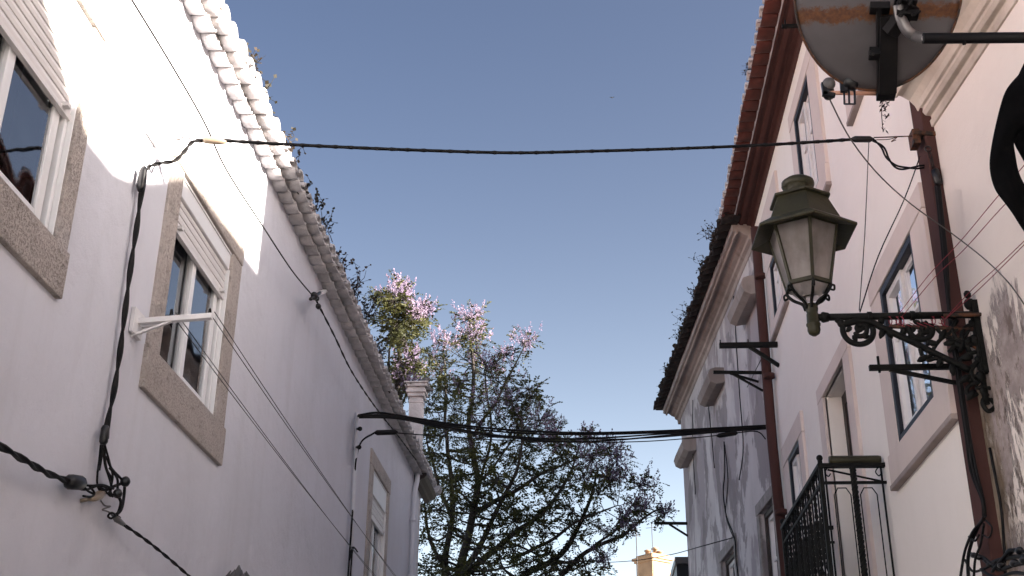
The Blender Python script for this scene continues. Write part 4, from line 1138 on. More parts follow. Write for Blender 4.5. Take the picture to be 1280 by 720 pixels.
# D. wire along the left wall
mb = MB()
pts = cr([on_x(x, y, -2.28) for x, y in ((140, -40), (165, 0), (215, 82), (255, 152), (283, 212), (330, 285), (365, 338), (392, 371))], 8); mb.tube(pts, .0060, 5)
pts = cr([on_x(x, y, -2.28) for x, y in ((396, 377), (418, 420), (440, 465), (470, 510), (500, 548), (520, 575))], 8); twist(mb, pts, .005, .0055, .5, 2, step=.08)
fix(mb.build('wall_wire', MT['cable']), 'long thin wire running along under the left eave', 'wire')
IN = thing('insulator', on_x(402, 366, -2.4), 'dark knob insulator on a small white peg halfway along the left eave', 'insulator')
mb = MB(); mb.bar(on_x(408, 363, -2.39), on_x(394, 369, -2.28), .025, .03); mb.build('peg', MT['white_metal'], IN)
mb = MB()
for x, y, r_ in ((393, 370, .042), (396, 373, .03), (398, 383, .032)): mb.ball(on_x(x, y, -2.27), r_, 8, sq=(.8, 1.2, .8))
mb.tube([on_x(388, 374, -2.27), on_x(400, 366, -2.27)], .015, 6)
mb.build('knob', MT['black_plastic'], IN)

# E. clothesline bracket on the left wall
CB = thing('clothesline_bracket', FL.p(5.8, 4.08), 'white metal clothesline bracket under the middle left window', 'bracket')
mb = MB()
mb.bar(FL.p(5.8, 4.11, 0), FL.p(5.8, 4.135, .42), .035, .030); mb.box(-2.397, -2.375, 5.73, 5.87, 4.03, 4.17)
mb.bar(FL.p(5.78, 4.02, .0), FL.p(5.8, 4.11, .20), .02, .012); mb.bar(FL.p(5.86, 4.10, .0), FL.p(5.83, 4.11, .15), .02, .012)
mb.build('arm', MT['white_metal'], CB, bevel=.002)
for n_ in (.19, .40):
    MB().tube(cr([FL.p(5.8, 4.13, n_), FL.p(5.8, 4.17, n_), FL.p(5.815, 4.185, n_), FL.p(5.83, 4.165, n_)], 5), .0045, 6).build('hook', MT['iron'], CB)
for k_, (n_, lab) in enumerate(((.19, 'pair of thin clotheslines running down the street nearer the white wall'), (.40, 'pair of thin clotheslines running down the street further from the white wall'))):
    mb = MB()
    for q in (0, 1):
        mb.tube(sag(FL.p(5.8, 4.16 - .0 * q, n_ + .0 + .03 * q), FL.p(14.5, 4.12 - .06 * q, n_ + .02 * q), .05), .0028, 5)
    tag(mb.build('clothesline', MT['wire']), lab, 'clothesline', 'clotheslines from the white bracket')
CB2 = thing('clothesline_bracket', FL.p(14.5, 4.08), 'white metal clothesline bracket at the far end of the left clotheslines', 'bracket')
mb = MB(); mb.bar(FL.p(14.5, 4.08, 0), FL.p(14.5, 4.11, .5), .035, .03); mb.bar(FL.p(14.5, 3.95, 0), FL.p(14.5, 4.08, .22), .02, .012); mb.build('arm', MT['white_metal'], CB2)

# F. dark clothesline brackets on the right
def rbracket(F, s, z, L, lab, st=(.45, -.16, 0), pins=(), th=.035, strut2=False):
    o = thing('clothesline_bracket', F.p(s, z), lab, 'bracket', None)
    mb = MB(); mb.bar(F.p(s, z, 0), F.p(s, z, L), th, th); mb.bar(F.p(s, z + st[1], 0), F.p(s, z - th * .4, L * st[0]), th * .7, th * .7)
    if strut2: mb.bar(F.p(s + .22, z - .04, 0), F.p(s, z - th * .4, L * st[0] * 1.05), th * .7, th * .7)
    mb.build('arm', MT['iron'], o)
    if pins:
        for p_ in pins: MB().tube([F.p(s, z - .03, L * p_), F.p(s, z + .07, L * p_)], .008, 6).build('hook', MT['iron'], o)
rbracket(FR, 13.0, 6.80, .66, 'dark iron clothesline bracket right above the far end of the pink wall, upper of two', (.48, -.26, 0), (.98, .5), .055)
v = on_f(953, 465, F3); rbracket(F3, F3.s(v) + .05, 6.93, .60, 'thin bracket on the grey wall left of the downpipe, lower of two', (.62, -.24, 0), (), .035, True)
v = on_f(858, 656, F3); rbracket(F3, F3.s(v) - .1, v.z, .57, 'dark bracket sticking out from the far end of the grey wall against the sky', (.55, -.22, 0), (.95,), .045)
v = on_x(1040, 68, 2.2); rbracket(FR, 9.2, 8.42, .34, 'short dark green bracket on the pink wall left of the satellite dish', (.2, -.03, 0), (.9,), .03)
v = on_x(1205, 455, 2.2)
rbracket(FR, 6.66, 4.11, .56, 'black clothesline bracket directly below the street lamp scrollwork', (.8, -.12, 0), (.9,), .03)
mb = MB(); mb.tube([on_x(961, 470, 2.1), on_x(938, 480, 2.05), on_x(934, 506, 2.0)][::1], .004, 5) if False else mb.tube([on_f(953, 446, F3, .05), on_f(934, 484, F3, .05)], .006, 5)
tag(mb.build('stay_wire', MT['wire']), 'short slanting wire above the thin bracket on the grey wall', 'wire')

# G. cable anchor plate and cables on the maroon strip
AN = thing('cable_anchor', FR.p(6.8, 5.66, .085), 'rusty iron anchor bar with cable clips on the maroon corner strip', 'anchor')
mb = MB(); mb.bar(at(1140, 168, 6.62), at(1172, 170, 6.62), .06, .028); mb.box(2.07, 2.115, 6.60, 6.70, 5.58, 5.68)
mb.tube([at(1092, 172, 6.66), at(1118, 171, 6.65), at(1142, 170, 6.62)], .004, 6)
mb.tube(cr([at(x, y, 6.65) for x, y in ((1092, 175), (1112, 174), (1122, 171), (1114, 177), (1120, 175))], 4), .003, 5)
mb.build('bar', MT['rust'], AN)
mb = MB()
c_ = at(1160, 186, 6.60); mb.tube([c_ + Vector((.018 * math.cos(a), 0, .018 * math.sin(a))) for a in [i * PI / 6 for i in range(13)]], .005, 6, cap=False)
mb.tube([at(1160, 190, 6.6), at(1166, 210, 6.6)], .004, 5); mb.tube([at(1163, 190, 6.6), at(1168, 210, 6.6)], .004, 5)
a_, b_ = at(1168, 211, 6.6), at(1174, 232, 6.6); mb.tube([a_, a_.lerp(b_, .15), a_.lerp(b_, .85), b_], [.014, .026, .026, .014], 8)
mb.build('clip', MT['black_plastic'], AN)
def rs(x, y, n=.12): return on_x(x, y, 2.2 - n)
mb = MB()
for dx, r_, n_ in ((-1.5, .008, .10), (1, .009, .11), (3.5, .007, .10)):
    mb.tube(cr([rs(1171 + dx, 232, n_), rs(1176 + dx, 280, n_), rs(1181 + dx, 330, n_), rs(1186 + dx * .5, 385, n_), rs(1192 + dx, 430, n_), rs(1199 + dx, 480, n_), rs(1208 + dx, 540, n_), rs(1216 + dx * 1.5, 590, n_), rs(1228 + dx * .5, 625, n_), rs(1230 + dx * .6, 645, n_)], 6), r_, 6)
fix(mb.build('strip_cable', MT['cable']), 'bunch of black cables running down the maroon corner strip past the lamp', 'cable')
mb = MB()
mb.tube(cr([rs(1237, 560, .05), rs(1245, 600, .05), rs(1252, 640, .05), rs(1256, 700, .05), rs(1258, 760, .05)], 5), .008, 6)
fix(mb.build('edge_cable', MT['cable']), 'single black cable down the outer edge of the maroon strip, bottom right', 'cable')
LPn = thing('cable_loops', rs(1225, 680, 0), 'drooping loops of black cable with taped joints at the bottom right corner', 'cable loops')
mb = MB()
for pts, r_ in ((((1231, 645), (1222, 660), (1214, 680), (1210, 700), (1211, 730)), .010), (((1229, 650), (1216, 665), (1206, 690), (1200, 725)), .008), (((1230, 655), (1226, 680), (1219, 700), (1217, 730)), .007),
            (((1206, 700), (1216, 714), (1232, 710), (1246, 702)), .007), (((1214, 692), (1228, 696), (1240, 705), (1252, 712)), .008), (((1235, 706), (1250, 700), (1268, 696), (1290, 694)), .012),
            (((1230, 700), (1248, 712), (1268, 706), (1290, 702)), .010), (((1240, 715), (1252, 700), (1264, 688), (1285, 690)), .009), (((1212, 672), (1219, 676), (1224, 668)), .006), (((1226, 712), (1245, 722), (1266, 716), (1285, 718)), .009),
            (((1232, 650), (1240, 660), (1236, 672), (1228, 668)), .005)):
    mb.tube(cr([rs(x, y, .13 + .03 * random.random()) for x, y in pts], 6), r_, 7)
mb.build('cable', MT['cable'], LPn)
for x, y, r_ in ((1217, 694, .026), (1224, 697, .024), (1212, 671, .014), (1262, 690, .03), (1274, 688, .03), (1252, 706, .032), (1268, 704, .034), (1280, 700, .034)):
    mb = MB(); mb.ball(rs(x, y, .14), r_ * .7, 12, sq=(.9, 1.6, .8)); mb.build('joint', MT['black_plastic'], LPn)
# stay wires from lamp arm
mb = MB(); mb.tube(cr([at(1086, 176, 6.66), at(1081, 290, 6.55), at(1074, 388, LY)], 5), .003, 5); fix(mb.build('stay_wire', MT['wire']), 'straight thin stay wire from the cable clamp down to the lamp arm', 'wire')
mb = MB(); mb.tube(cr([at(1150, 196, 6.6), at(1130, 250, 6.55), at(1098, 320, 6.5), at(1075, 390, LY)], 5), .004, 5); fix(mb.build('stay_wire', MT['cable']), 'slanting dark stay wire from the maroon strip down to the lamp arm', 'wire')
# red strings
for k_, pts in enumerate((((1124, 392, 6.4), (1160, 345, 6.1), (1200, 302, 5.8), (1245, 248, 5.4), (1290, 195, 5.0)), ((1128, 395, 6.4), (1170, 345, 6.1), (1205, 312, 5.8), (1250, 262, 5.4), (1290, 222, 5.0)), ((1180, 400, 6.38), (1215, 362, 6.1), (1245, 335, 5.8), (1290, 292, 5.4)), ((1178, 402, 6.38), (1220, 365, 6.1), (1250, 336, 5.8), (1290, 296, 5.4)))):
    mb = MB(); mb.tube(cr([at(x, y, Y_) for x, y, Y_ in pts], 6), .0022, 5)
    tag(mb.build('red_string', MT['red_string']), ['topmost red string tied to the lamp arm, passing in front of the black garment', 'second red string from the top, just under the topmost one', 'upper of the two close red strings leaving the right end of the lamp arm', 'lower of the two close red strings leaving the right end of the lamp arm'][k_], 'string', 'red strings tied to the lamp arm')
mb = MB()
for x in (1112, 1121, 1127, 1166, 1178):
    c_ = lp(x, 400); mb.tube([c_ + Vector((.006 * math.sin(a * 2.3), .027 * math.cos(a), .03 * math.sin(a) - .01)) for a in [i * .45 for i in range(20)]], .003, 5)
for x in range(1118, 1180, 9):
    a_, b_ = lp(x, 405), lp(x + 12, 410); mb.tube([a_ + Vector((0, -.018, 0)), b_ + Vector((0, -.018, 0))], .0022, 5)
tag(mb.build('string_knots', MT['red_string']), 'red string wound around the iron lamp arm', 'string')

# ------------------------------------------------------------------ black garment
GY = 4.9
GS = thing('hanging_garment', at(1300, 80, GY), 'black long sleeved garment hanging at the right edge with its sleeve bent', 'garment')
def outline(F3d, left, right, th, name, mat, parent):
    pass
L_ = [(1300, 62), (1281, 84), (1262, 104), (1253, 118), (1247, 145), (1241, 172), (1236, 198), (1236, 214), (1243, 235), (1252, 248), (1264, 266), (1276, 284), (1290, 300)]
R_ = [(1345, 110), (1330, 130), (1308, 146), (1290, 156), (1276, 163), (1268, 172), (1267, 184), (1269, 196), (1272, 210), (1279, 228), (1290, 246), (1300, 262), (1310, 276)]
mb = MB(); vs_ = []; n_ = len(L_); K = 9
for i in range(n_):
    a_, b_ = at(*L_[i], GY), at(*R_[i], GY)
    wd = (b_ - a_).length
    for j in range(2 * K):
        t_ = (1 - math.cos(PI * j / K)) / 2 if j <= K else (1 - math.cos(PI * (2 * K - j) / K)) / 2
        sg = -1 if j <= K else 1
        off = sg * min(.05, wd * .32) * math.sin(PI * t_) ** .6 if 0 < t_ < 1 else 0
        off += .010 * math.sin(i * 1.7 + t_ * 6)
        vs_.append(a_.lerp(b_, t_) + Vector((0, off, 0)))
m_ = 2 * K
fs_ = [(i * m_ + j, i * m_ + (j + 1) % m_, (i + 1) * m_ + (j + 1) % m_, (i + 1) * m_ + j) for i in range(n_ - 1) for j in range(m_)]
fs_ += [tuple(range(m_))[::-1], tuple((n_ - 1) * m_ + j for j in range(m_))]
mb.add(vs_, fs_, 0, True)
sl_ = mb.build('sleeve', MT['cloth_black'], GS)
sl_.modifiers.new('s', 'SUBSURF').render_levels = 2
mb = MB(); vs_ = []
T_ = [(1288, 62, 1480, 66), (1268, 104, 1480, 100), (1262, 140, 1475, 130), (1264, 170, 1470, 160), (1269, 186, 1470, 184), (1282, 210, 1472, 210), (1292, 240, 1472, 240), (1298, 300, 1470, 300), (1302, 360, 1468, 360), (1304, 400, 1466, 400)]
for i, (xa, ya, xb, yb) in enumerate(T_):
    a_, b_ = at(xa, ya, GY + .02), at(xb, yb, GY + .02)
    for j in range(2 * K):
        t_ = (1 - math.cos(PI * j / K)) / 2 if j <= K else (1 - math.cos(PI * (2 * K - j) / K)) / 2
        sg = -1 if j <= K else 1
        vs_.append(a_.lerp(b_, t_) + Vector((0, sg * .06 * math.sin(PI * t_) + .015 * math.sin(t_ * 20 + i), 0)))
fs_ = [(i * m_ + j, i * m_ + (j + 1) % m_, (i + 1) * m_ + (j + 1) % m_, (i + 1) * m_ + j) for i in range(len(T_) - 1) for j in range(m_)]
fs_ += [tuple(range(m_))[::-1], tuple((len(T_) - 1) * m_ + j for j in range(m_))]
mb.add(vs_, fs_, 0, True); mb.build('torso', MT['cloth_black'], GS)

# small things on the left wall, bottom
AW = thing('shop_canopy', FL.p(4.4, 2.6), 'dark wooden canopy edge at the bottom left corner of the white wall', 'canopy')
mb = MB(); mb.fbox(FL, 2.6, 5.00, 2.42, 2.50, 0, .08); mb.fbox(FL, 2.6, 5.03, 2.50, 2.525, 0, .11); mb.fbox(FL, 2.6, 4.98, 2.34, 2.42, 0, .05); mb.build('beam', MT['brown_wood'], AW, bevel=.006)
FN = thing('wall_ornament', FL.p(8.2, 3.1, .1), 'small grey pointed ornament poking up at the bottom edge by the white wall', 'ornament')
mb = MB(); c_ = on_x(298, 716, -2.28); mb.lathe((c_.x, c_.y, 0), [(.05, c_.z - .25), (.09, c_.z - .18), (.07, c_.z - .1), (.085, c_.z - .07), (.05, c_.z - .02), (.03, c_.z + .0), (.018, c_.z + .02), (.004, c_.z + .05)], 14)
for q in range(7):
    a = q * 2 * PI / 7; d_ = Vector((math.cos(a), math.sin(a), 0)); p_ = Vector((c_.x, c_.y, c_.z - .08))
    mb.tube([p_ + d_ * .05, p_ + d_ * .075 + Vector((0, 0, .04)), p_ + d_ * .05 + Vector((0, 0, .09))], [.016, .018, .004], 6)
mb.build('cap', MT['grey_plastic'], FN)
mb = MB(); mb.tube([(c_.x, c_.y, c_.z - .22), (-2.4, c_.y, c_.z - .30)], .015, 8); mb.build('arm', MT['iron'], FN)
# cables on the grey wall
for k_, (pts, r_, lab) in enumerate((
    (((917, 370), (921, 440), (925, 500), (929, 560), (924, 600)), .008, 'black cable down the middle of the grey peeling wall'),
    (((884, 495), (889, 540), (893, 585)), .008, 'thin cable below the middle hood on the grey wall'),
    (((866, 500), (866, 560), (869, 610), (869, 618)), .007, 'thin cable on the grey wall near its far corner'),
    (((905, 552), (906, 590), (904, 615), (908, 645), (918, 672), (920, 700), (924, 730)), .010, 'wavy black cable bunch low on the grey wall'),
    (((906, 556), (910, 600), (907, 640), (912, 660), (917, 672)), .008, 'second wavy cable beside the low bunch on the grey wall'))):
    mb = MB(); mb.tube(cr([on_f(x, y, F3, .03) for x, y in pts], 5), r_, 5); tag(mb.build('facade_cable', MT['cable']), lab, 'cable', 'cables fixed on the grey wall')
mb = MB(); p_ = on_f(917, 672, F3, .03); mb.tube(cr([p_, on_f(880, 682, F3, .6), at(840, 693, 20), at(800, 700, 22), at(760, 703, 24), at(700, 705, 26)], 6), .007, 5)
tag(mb.build('low_cable', MT['cable']), 'thin cable leaving the grey wall low down towards the distant turret', 'cable')

# ------------------------------------------------------------------ TREES
def leaves(mb, c, d, L, n, w):
    """pinnate leaf: pairs of leaflets along a drooping rachis"""
    c = Vector(c); d = Vector(d).normalized()
    s_ = d.cross(Vector((random.uniform(-.4, .4), random.uniform(-.4, .4), 1))).normalized()
    for i in range(n):
        t_ = (i + .5) / n
        p_ = c + d * L * t_ + Vector((0, 0, -.30 * L * t_ * t_))
        for q in (-1, 1):
            ax = (s_ * q + d * .5 + Vector((random.uniform(-.3, .3), random.uniform(-.3, .3), random.uniform(-.35, .2)))).normalized()
            l_ = w * random.uniform(.8, 1.5) * (1 - .4 * t_); nn = ax.cross(Vector((random.uniform(-1, 1), random.uniform(-1, 1), random.uniform(-.2, 1)))).normalized() * l_ * .28
            mb.add([p_, p_ + ax * l_ * .5 + nn, p_ + ax * l_, p_ + ax * l_ * .5 - nn], [(0, 1, 2, 3)])
def blossoms(mb, c, d, L, n, w):
    c = Vector(c); d = Vector(d).normalized()
    for i in range(n):
        t_ = random.random()
        p_ = c + d * L * t_ + Vector([random.gauss(0, .3) for _ in range(3)]) * L * .45 * (1.1 - t_)
        a = Vector([random.gauss(0, 1) for _ in range(3)]).normalized(); b = a.orthogonal().normalized() * w * random.uniform(.5, 1); a = a * w * random.uniform(.6, 1.2)
        mb.add([p_ - a * .5, p_ + b * .5, p_ + a * .5, p_ - b * .5], [(0, 1, 2, 3)])
def nearest(pts, c, above=None):
    best = None
    for p_, r_ in pts:
        if p_.z > c.z + .15: continue
        d_ = (p_ - c).length
        if best is None or d_ < best[0]: best = (d_, p_, r_)
    return best
def tree(name, label, limbs, clusters, Y0, base, dens=1.0):
    T = thing(name, base, label, 'tree', None)
    nodes = []
    first = True
    tk = MB(); bm_ = MB()
    for (pts, r0, r1, dy) in limbs:
        P = [at(x, y, Y0 + dy * (1 - i / max(1, len(pts) - 1)) * 0 + yy) for i, (x, y, yy) in enumerate(pts)]
        if r0 > .09: P = [Vector(base) + Vector((random.uniform(-.05, .05), 0, 0)), Vector(base).lerp(P[0], .55) + Vector((0, 0, .2))] + P
        P = cr(P, 6); n = len(P)
        for i in range(1, n - 1): P[i] = P[i] + Vector([mnoise.noise(P[i] * 1.7 + Vector((q * 9, 0, 0))) for q in range(3)]) * .05
        rr_ = [r0 + (r1 - r0) * i / (n - 1) for i in range(n)]
        (tk if r0 > .09 else bm_).tube(P, rr_, 8)
        nodes += list(zip(P[n // 6:], rr_[n // 6:]))
    lf = MB(); fl = MB(); tw = MB()
    for (x, y, r, k) in clusters:
        for sub in range(2):
            yy = random.uniform(-1.6, 1.6)
            c_ = at(x + random.uniform(-.35, .35) * r, y + random.uniform(-.35, .35) * r, Y0 + yy)
            nb = nearest(nodes, c_)
            if nb is None: continue
            d_, p_, pr_ = nb
            mid = p_.lerp(c_, .5) + Vector((random.uniform(-.1, .1), random.uniform(-.1, .1), random.uniform(-.15, .02))) * min(1.5, d_)
            P = cr([p_, mid, c_], 5); rr_ = [max(.007, min(pr_ * .6, .03 + .01 * d_) * (1 - .75 * i / (len(P) - 1))) for i in range(len(P))]
            tw.tube(P, rr_, 5)
            R_m = r * (Y0 * 1.08) / F_PX * .95
            ns = int(dens * (12 + 26 * (r / 25) ** 1.6))
            for q in range(ns):
                e = Vector([random.gauss(0, .52) for _ in range(3)]) * R_m; e.z *= .8
                if e.length > R_m * 1.5: continue
                s0_ = c_ + e * .45; e1 = c_ + e
                tw.tube([c_ + e * .05, s0_ + Vector((0, 0, .02)), e1], [.008, .006, .003], 3, cap=False)
                dd_ = (e.normalized() + Vector((random.uniform(-.5, .5), random.uniform(-.5, .5), random.uniform(-.2, .3)))).normalized()
                if k in ('l', 'm') or random.random() < .45: leaves(lf, e1, dd_, random.uniform(.18, .34), random.randint(6, 9), .066)
                if k == 'f' or (k == 'm' and random.random() < .3) or (k == 'p' and random.random() < .8):
                    blossoms(fl, e1, Vector((dd_.x * .4, dd_.y * .4, 1)), random.uniform(.15, .26), random.randint(14, 24), .042)
    tk.build('trunk', MT['bark'], T); 
    if bm_.v: bm_.build('branches', MT['bark'], T)
    tw.build('twigs', MT['bark'], T, fix=False); lf.build('foliage', MT['leaf'], T, fix=False); fl.build('blossom', MT['flower'], T, fix=False)
    return T
Y0 = 24.0
b_ = at(565, 900, Y0); base = (b_.x, Y0, 0)
limbs = [
    (((572, 740, 0), (580, 700, 0), (590, 650, 0), (597, 600, .1), (586, 540, .1), (592, 490, 0), (588, 440, -.1), (588, 405, -.1)), .125, .015, 0),
    (((556, 740, .4), (558, 690, .4), (566, 640, .6), (562, 580, .7), (556, 530, .8), (557, 480, .8), (555, 430, .8)), .095, .015, 0),
    (((575, 740, -.3), (598, 690, -.3), (615, 650, -.5), (640, 600, -.7), (652, 560, -.8), (650, 520, -.8)), .092, .015, 0),
    (((592, 545, 0), (610, 515, -.2), (632, 480, -.3), (646, 450, -.3), (656, 428, -.3)), .035, .010, 0),
    (((596, 640, 0), (640, 615, -.4), (690, 585, -.6), (730, 570, -.8)), .06, .014, 0),
    (((580, 720, .2), (640, 668, .5), (680, 640, .6), (708, 600, .8), (724, 560, .9)), .07, .015, 0),
    (((640, 740, .3), (700, 695, .3), (722, 660, .2), (738, 620, 0), (748, 585, -.1)), .095, .018, 0),
    (((700, 720, .3), (735, 690, .3), (780, 668, .1), (815, 642, 0), (838, 636, 0)), .055, .008, 0),
    (((735, 690, .3), (770, 660, .5), (790, 632, .5), (800, 615, .5)), .03, .008, 0),
    (((590, 610, 0), (620, 580, .3), (645, 545, .5), (668, 520, .6)), .035, .01, 0),
    (((566, 650, .4), (545, 600, .4), (535, 560, .4), (530, 525, .4)), .045, .010, 0),
    (((562, 720, .3), (540, 680, .2), (532, 640, .2), (530, 610, .2)), .05, .010, 0),
    (((640, 700, .3), (680, 680, -.2), (720, 655, -.6), (750, 640, -.8), (775, 632, -.8)), .045, .010, 0),
    (((600, 600, 0), (610, 560, -.4), (612, 520, -.6), (606, 480, -.6), (612, 450, -.6)), .035, .010, 0)]
cl = [(x_, y_, 13, 'l') for x_, y_ in ((560, 660), (590, 640), (620, 670), (655, 670), (560, 715), (585, 710), (625, 700), (680, 715), (545, 570), (610, 600), (640, 630), (690, 640), (575, 600), (530, 640), (665, 585), (700, 560), (645, 580), (585, 560))] + [(555, 428, 17, 'f'), (587, 402, 20, 'f'), (598, 418, 14, 'f'), (656, 430, 17, 'f'), (585, 425, 16, 'm'), (540, 448, 14, 'l'), (548, 468, 20, 'm'), (556, 490, 20, 'l'), (598, 448, 16, 'm'), (612, 462, 18, 'p'), (633, 448, 12, 'p'), (628, 478, 18, 'm'),
      (655, 488, 18, 'l'), (665, 500, 12, 'm'), (570, 515, 18, 'l'), (600, 500, 16, 'm'), (620, 508, 20, 'f'), (642, 515, 16, 'm'), (540, 510, 16, 'l'), (532, 535, 14, 'l'), (560, 545, 16, 'm'), (600, 535, 18, 'm'), (650, 535, 14, 'm'),
      (672, 528, 18, 'p'), (690, 535, 16, 'p'), (686, 552, 18, 'p'), (655, 558, 16, 'l'), (705, 575, 18, 'l'), (690, 590, 14, 'l'), (735, 550, 18, 'p'), (758, 562, 20, 'p'), (740, 575, 20, 'p'), (770, 572, 14, 'p'), (755, 592, 18, 'p'), (730, 596, 16, 'm'),
      (768, 598, 12, 'p'), (745, 618, 16, 'l'), (800, 612, 17, 'p'), (812, 630, 16, 'p'), (792, 635, 14, 'p'), (828, 643, 10, 'p'), (775, 650, 13, 'p'), (760, 665, 14, 'p'), (790, 662, 9, 'p'), (735, 650, 14, 'l'), (712, 640, 14, 'l'), (702, 612, 12, 'l'),
      (660, 640, 15, 'l'), (680, 660, 15, 'l'), (640, 605, 14, 'l'), (620, 640, 16, 'l'), (600, 620, 15, 'l'), (565, 600, 16, 'l'), (540, 600, 14, 'l'), (545, 640, 16, 'l'), (535, 670, 14, 'l'), (580, 670, 14, 'l'), (600, 690, 18, 'l'), (640, 690, 16, 'l'),
      (670, 700, 16, 'l'), (700, 710, 14, 'm'), (725, 705, 12, 'l'), (755, 700, 14, 'p'), (740, 715, 14, 'l'), (550, 700, 14, 'l'), (530, 710, 12, 'l'), (570, 630, 12, 'l'), (620, 600, 12, 'l'), (580, 575, 14, 'l'), (625, 565, 12, 'l'), (530, 570, 12, 'm'),
      (610, 715, 16, 'l'), (645, 655, 12, 'l'), (690, 690, 12, 'l'), (715, 670, 12, 'l'), (655, 715, 14, 'l'), (575, 480, 12, 'm'), (640, 500, 10, 'f'), (603, 575, 12, 'l'), (672, 610, 12, 'l')]
tree('jacaranda_tree', 'large jacaranda in lilac bloom filling the far end of the street', limbs, cl, Y0, base, .8)
Y0b = 19.4
bb_ = at(495, 900, Y0b); base2 = (bb_.x, Y0b, 0)
limbs = [(((496, 560, 0), (493, 500, 0), (500, 450, 0), (497, 420, 0), (497, 385, 0)), .10, .012, 0),
         (((492, 520, 0), (486, 470, .1), (488, 430, .1), (492, 400, .1)), .03, .010, 0),
         (((496, 500, 0), (506, 460, -.1), (515, 425, -.1), (524, 395, -.1)), .03, .010, 0),
         (((496, 520, 0), (510, 490, .1), (518, 465, .1)), .025, .008, 0)]
cl = [(496, 366, 15, 'f'), (505, 372, 12, 'f'), (526, 388, 13, 'f'), (536, 390, 8, 'f'), (494, 382, 14, 'l'), (490, 398, 14, 'l'), (500, 408, 13, 'l'), (516, 400, 12, 'l'), (488, 420, 10, 'l'), (508, 425, 10, 'l'), (478, 375, 8, 'm'),
      (500, 455, 12, 'm'), (514, 462, 12, 'm'), (506, 478, 12, 'f'), (488, 470, 10, 'm'), (518, 448, 8, 'f'), (498, 490, 10, 'l')]
tree('jacaranda_tree', 'smaller sunlit jacaranda crown with pink lilac tips just above the left eave', limbs, cl, Y0b, base2, .9)

# ------------------------------------------------------------------ roof weeds
def weed(p0, h, n, lab, lean=(0, 0), leafy=1.0):
    mb = MB(); p0 = Vector(p0)
    for i in range(n):
        q = p0 + Vector((random.uniform(-.06, .06), random.uniform(-.15, .15), 0))
        d_ = Vector((lean[0] + random.uniform(-.45, .45), lean[1] + random.uniform(-.45, .45), 1)).normalized()
        hh = h * random.uniform(.5, 1.1)
        P = [q + d_ * hh * t_ + Vector((random.uniform(-.02, .02), random.uniform(-.02, .02), -.15 * hh * t_ * t_)) for t_ in (0, .25, .5, .75, 1)]
        mb.tube(P, [.005, .004, .0035, .003, .002], 4)
        for k in range(int(9 * leafy)):
            t_ = random.uniform(.2, 1); c_ = q + d_ * hh * t_
            a = Vector([random.gauss(0, 1) for _ in range(3)]).normalized() * random.uniform(.02, .045)
            b = a.orthogonal().normalized() * a.length * .45
            mb.add([c_, c_ + a * .5 + b, c_ + a, c_ + a * .5 - b], [(0, 1, 2, 3)])
            if random.random() < .4:
                mb.tube([c_, c_ + a * 2.2], .002, 3); c2_ = c_ + a * 2.2
                mb.add([c2_, c2_ + a * .5 + b, c2_ + a, c2_ + a * .5 - b], [(0, 1, 2, 3)])
    return tag(mb.build('roof_weed', MT['weed'], fix=False), lab, 'weed', 'weeds growing on the eaves')
for (x, y, h, n, lab) in ((333, 118, .26, 5, 'dry reddish weed on the sunlit part of the left eave'), (352, 152, .2, 4, 'small weed below the dry reddish one on the left eave'), (378, 210, .26, 4, 'sparse weed on the left eave just below the top street cable'), (392, 245, .16, 4, 'tiny weed on the left eave between two taller ones'),
                          (408, 280, .20, 5, 'short weed halfway down the left eave'), (424, 318, .34, 5, 'tall thin weed on the left eave above the knob insulator'), (440, 350, .22, 6, 'bushy weed on the left eave'), (458, 385, .46, 9, 'largest leafy weed on the left eave left of the small tree'),
                          (470, 410, .40, 8, 'leafy weed on the left eave against the small tree stems'), (490, 452, .34, 7, 'dark weed on the left eave under the small tree'), (505, 478, .30, 8, 'weed beside the white chimney on the left eave')):
    v = on_x(x, y, -2.10)
    weed((v.x - .13, v.y, 6.35), h * (.6 if y < 318 else .85), n, lab, (.15, 0), .9)
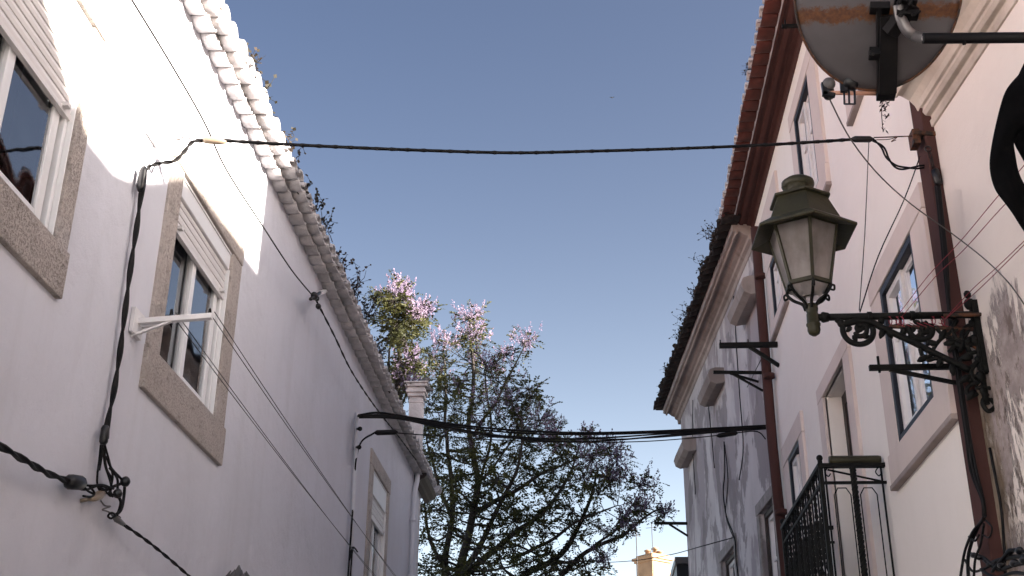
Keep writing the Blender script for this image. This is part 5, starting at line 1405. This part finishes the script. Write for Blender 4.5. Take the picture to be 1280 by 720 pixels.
for (x, y, h, n, lab) in ((938, 88, .30, 4, 'wispy weed hanging out from the red tile eave'), (905, 262, .22, 6, 'weed where the red tiles meet the black tiles'), (893, 295, .5, 8, 'tall dry weed on the black tile eave'), (880, 330, .45, 9, 'bushy weed on the black tile eave'), (868, 372, .3, 7, 'short weed on the black tile eave below the bushy one'),
                          (857, 400, .55, 9, 'tallest weed on the middle of the black tile eave'), (850, 425, .4, 8, 'thick weed beside the tallest one on the black tiles'), (835, 470, .3, 7, 'sparse weed near the far end of the black tiles'), (827, 500, .22, 6, 'last small weed at the far end of the black tiles')):
    F = FR if y < 250 else F3
    v = on_f(x, y, F, .40)
    weed((v.x + .05, v.y, 9.0 if y < 250 else 8.92), h * .62, n + 2, lab, (-.5, 0))
# moss lumps along black tiles
v1 = MB()
for i in range(70):
    s_ = random.uniform(-.1, L3 + .3); v1.ball(F3.p(s_, 8.93 + random.uniform(-.02, .05), random.uniform(.34, .44)), random.uniform(.025, .06), 6, sq=(1, 1.4, .7))
v1.build('moss', MT['weed'], GW)['kind'] = 'stuff'

# distant bird
bd = MB(); c_ = at(765, 122, 45)
for q in (-1, 1): bd.add([c_ + Vector((0, 0, .0)), c_ + Vector((q * .05, .05, .03)), c_ + Vector((q * .13, -.02, .01)), c_ + Vector((q * .05, -.03, .02))], [(0, 1, 2, 3)])
bd.ball(c_, .035, 8, sq=(.7, 1.9, .6))
tag(bd.build('bird', MT['black_plastic'], fix=False), 'tiny dark bird flying alone in the open sky', 'bird')
# small plant hanging on the pink wall by the dish
mb = MB()
for i in range(26):
    p_ = at(1104 + random.gauss(0, 3), 125 + random.random() * 40, 6.9); p_.x = min(p_.x, 2.17)
    a = Vector([random.gauss(0, 1) for _ in range(3)]).normalized() * .02; b = a.orthogonal().normalized() * .01
    mb.add([p_ - a, p_ + b, p_ + a, p_ - b], [(0, 1, 2, 3)])
mb.tube(cr([at(1104, 118, 6.9), at(1102, 140, 6.9), at(1104, 165, 6.9)], 4), .003, 4)
tag(mb.build('dry_vine', MT['weed'], fix=False), 'wisp of dry vine hanging under the satellite dish', 'vine')
# beige stick left of the dish mount
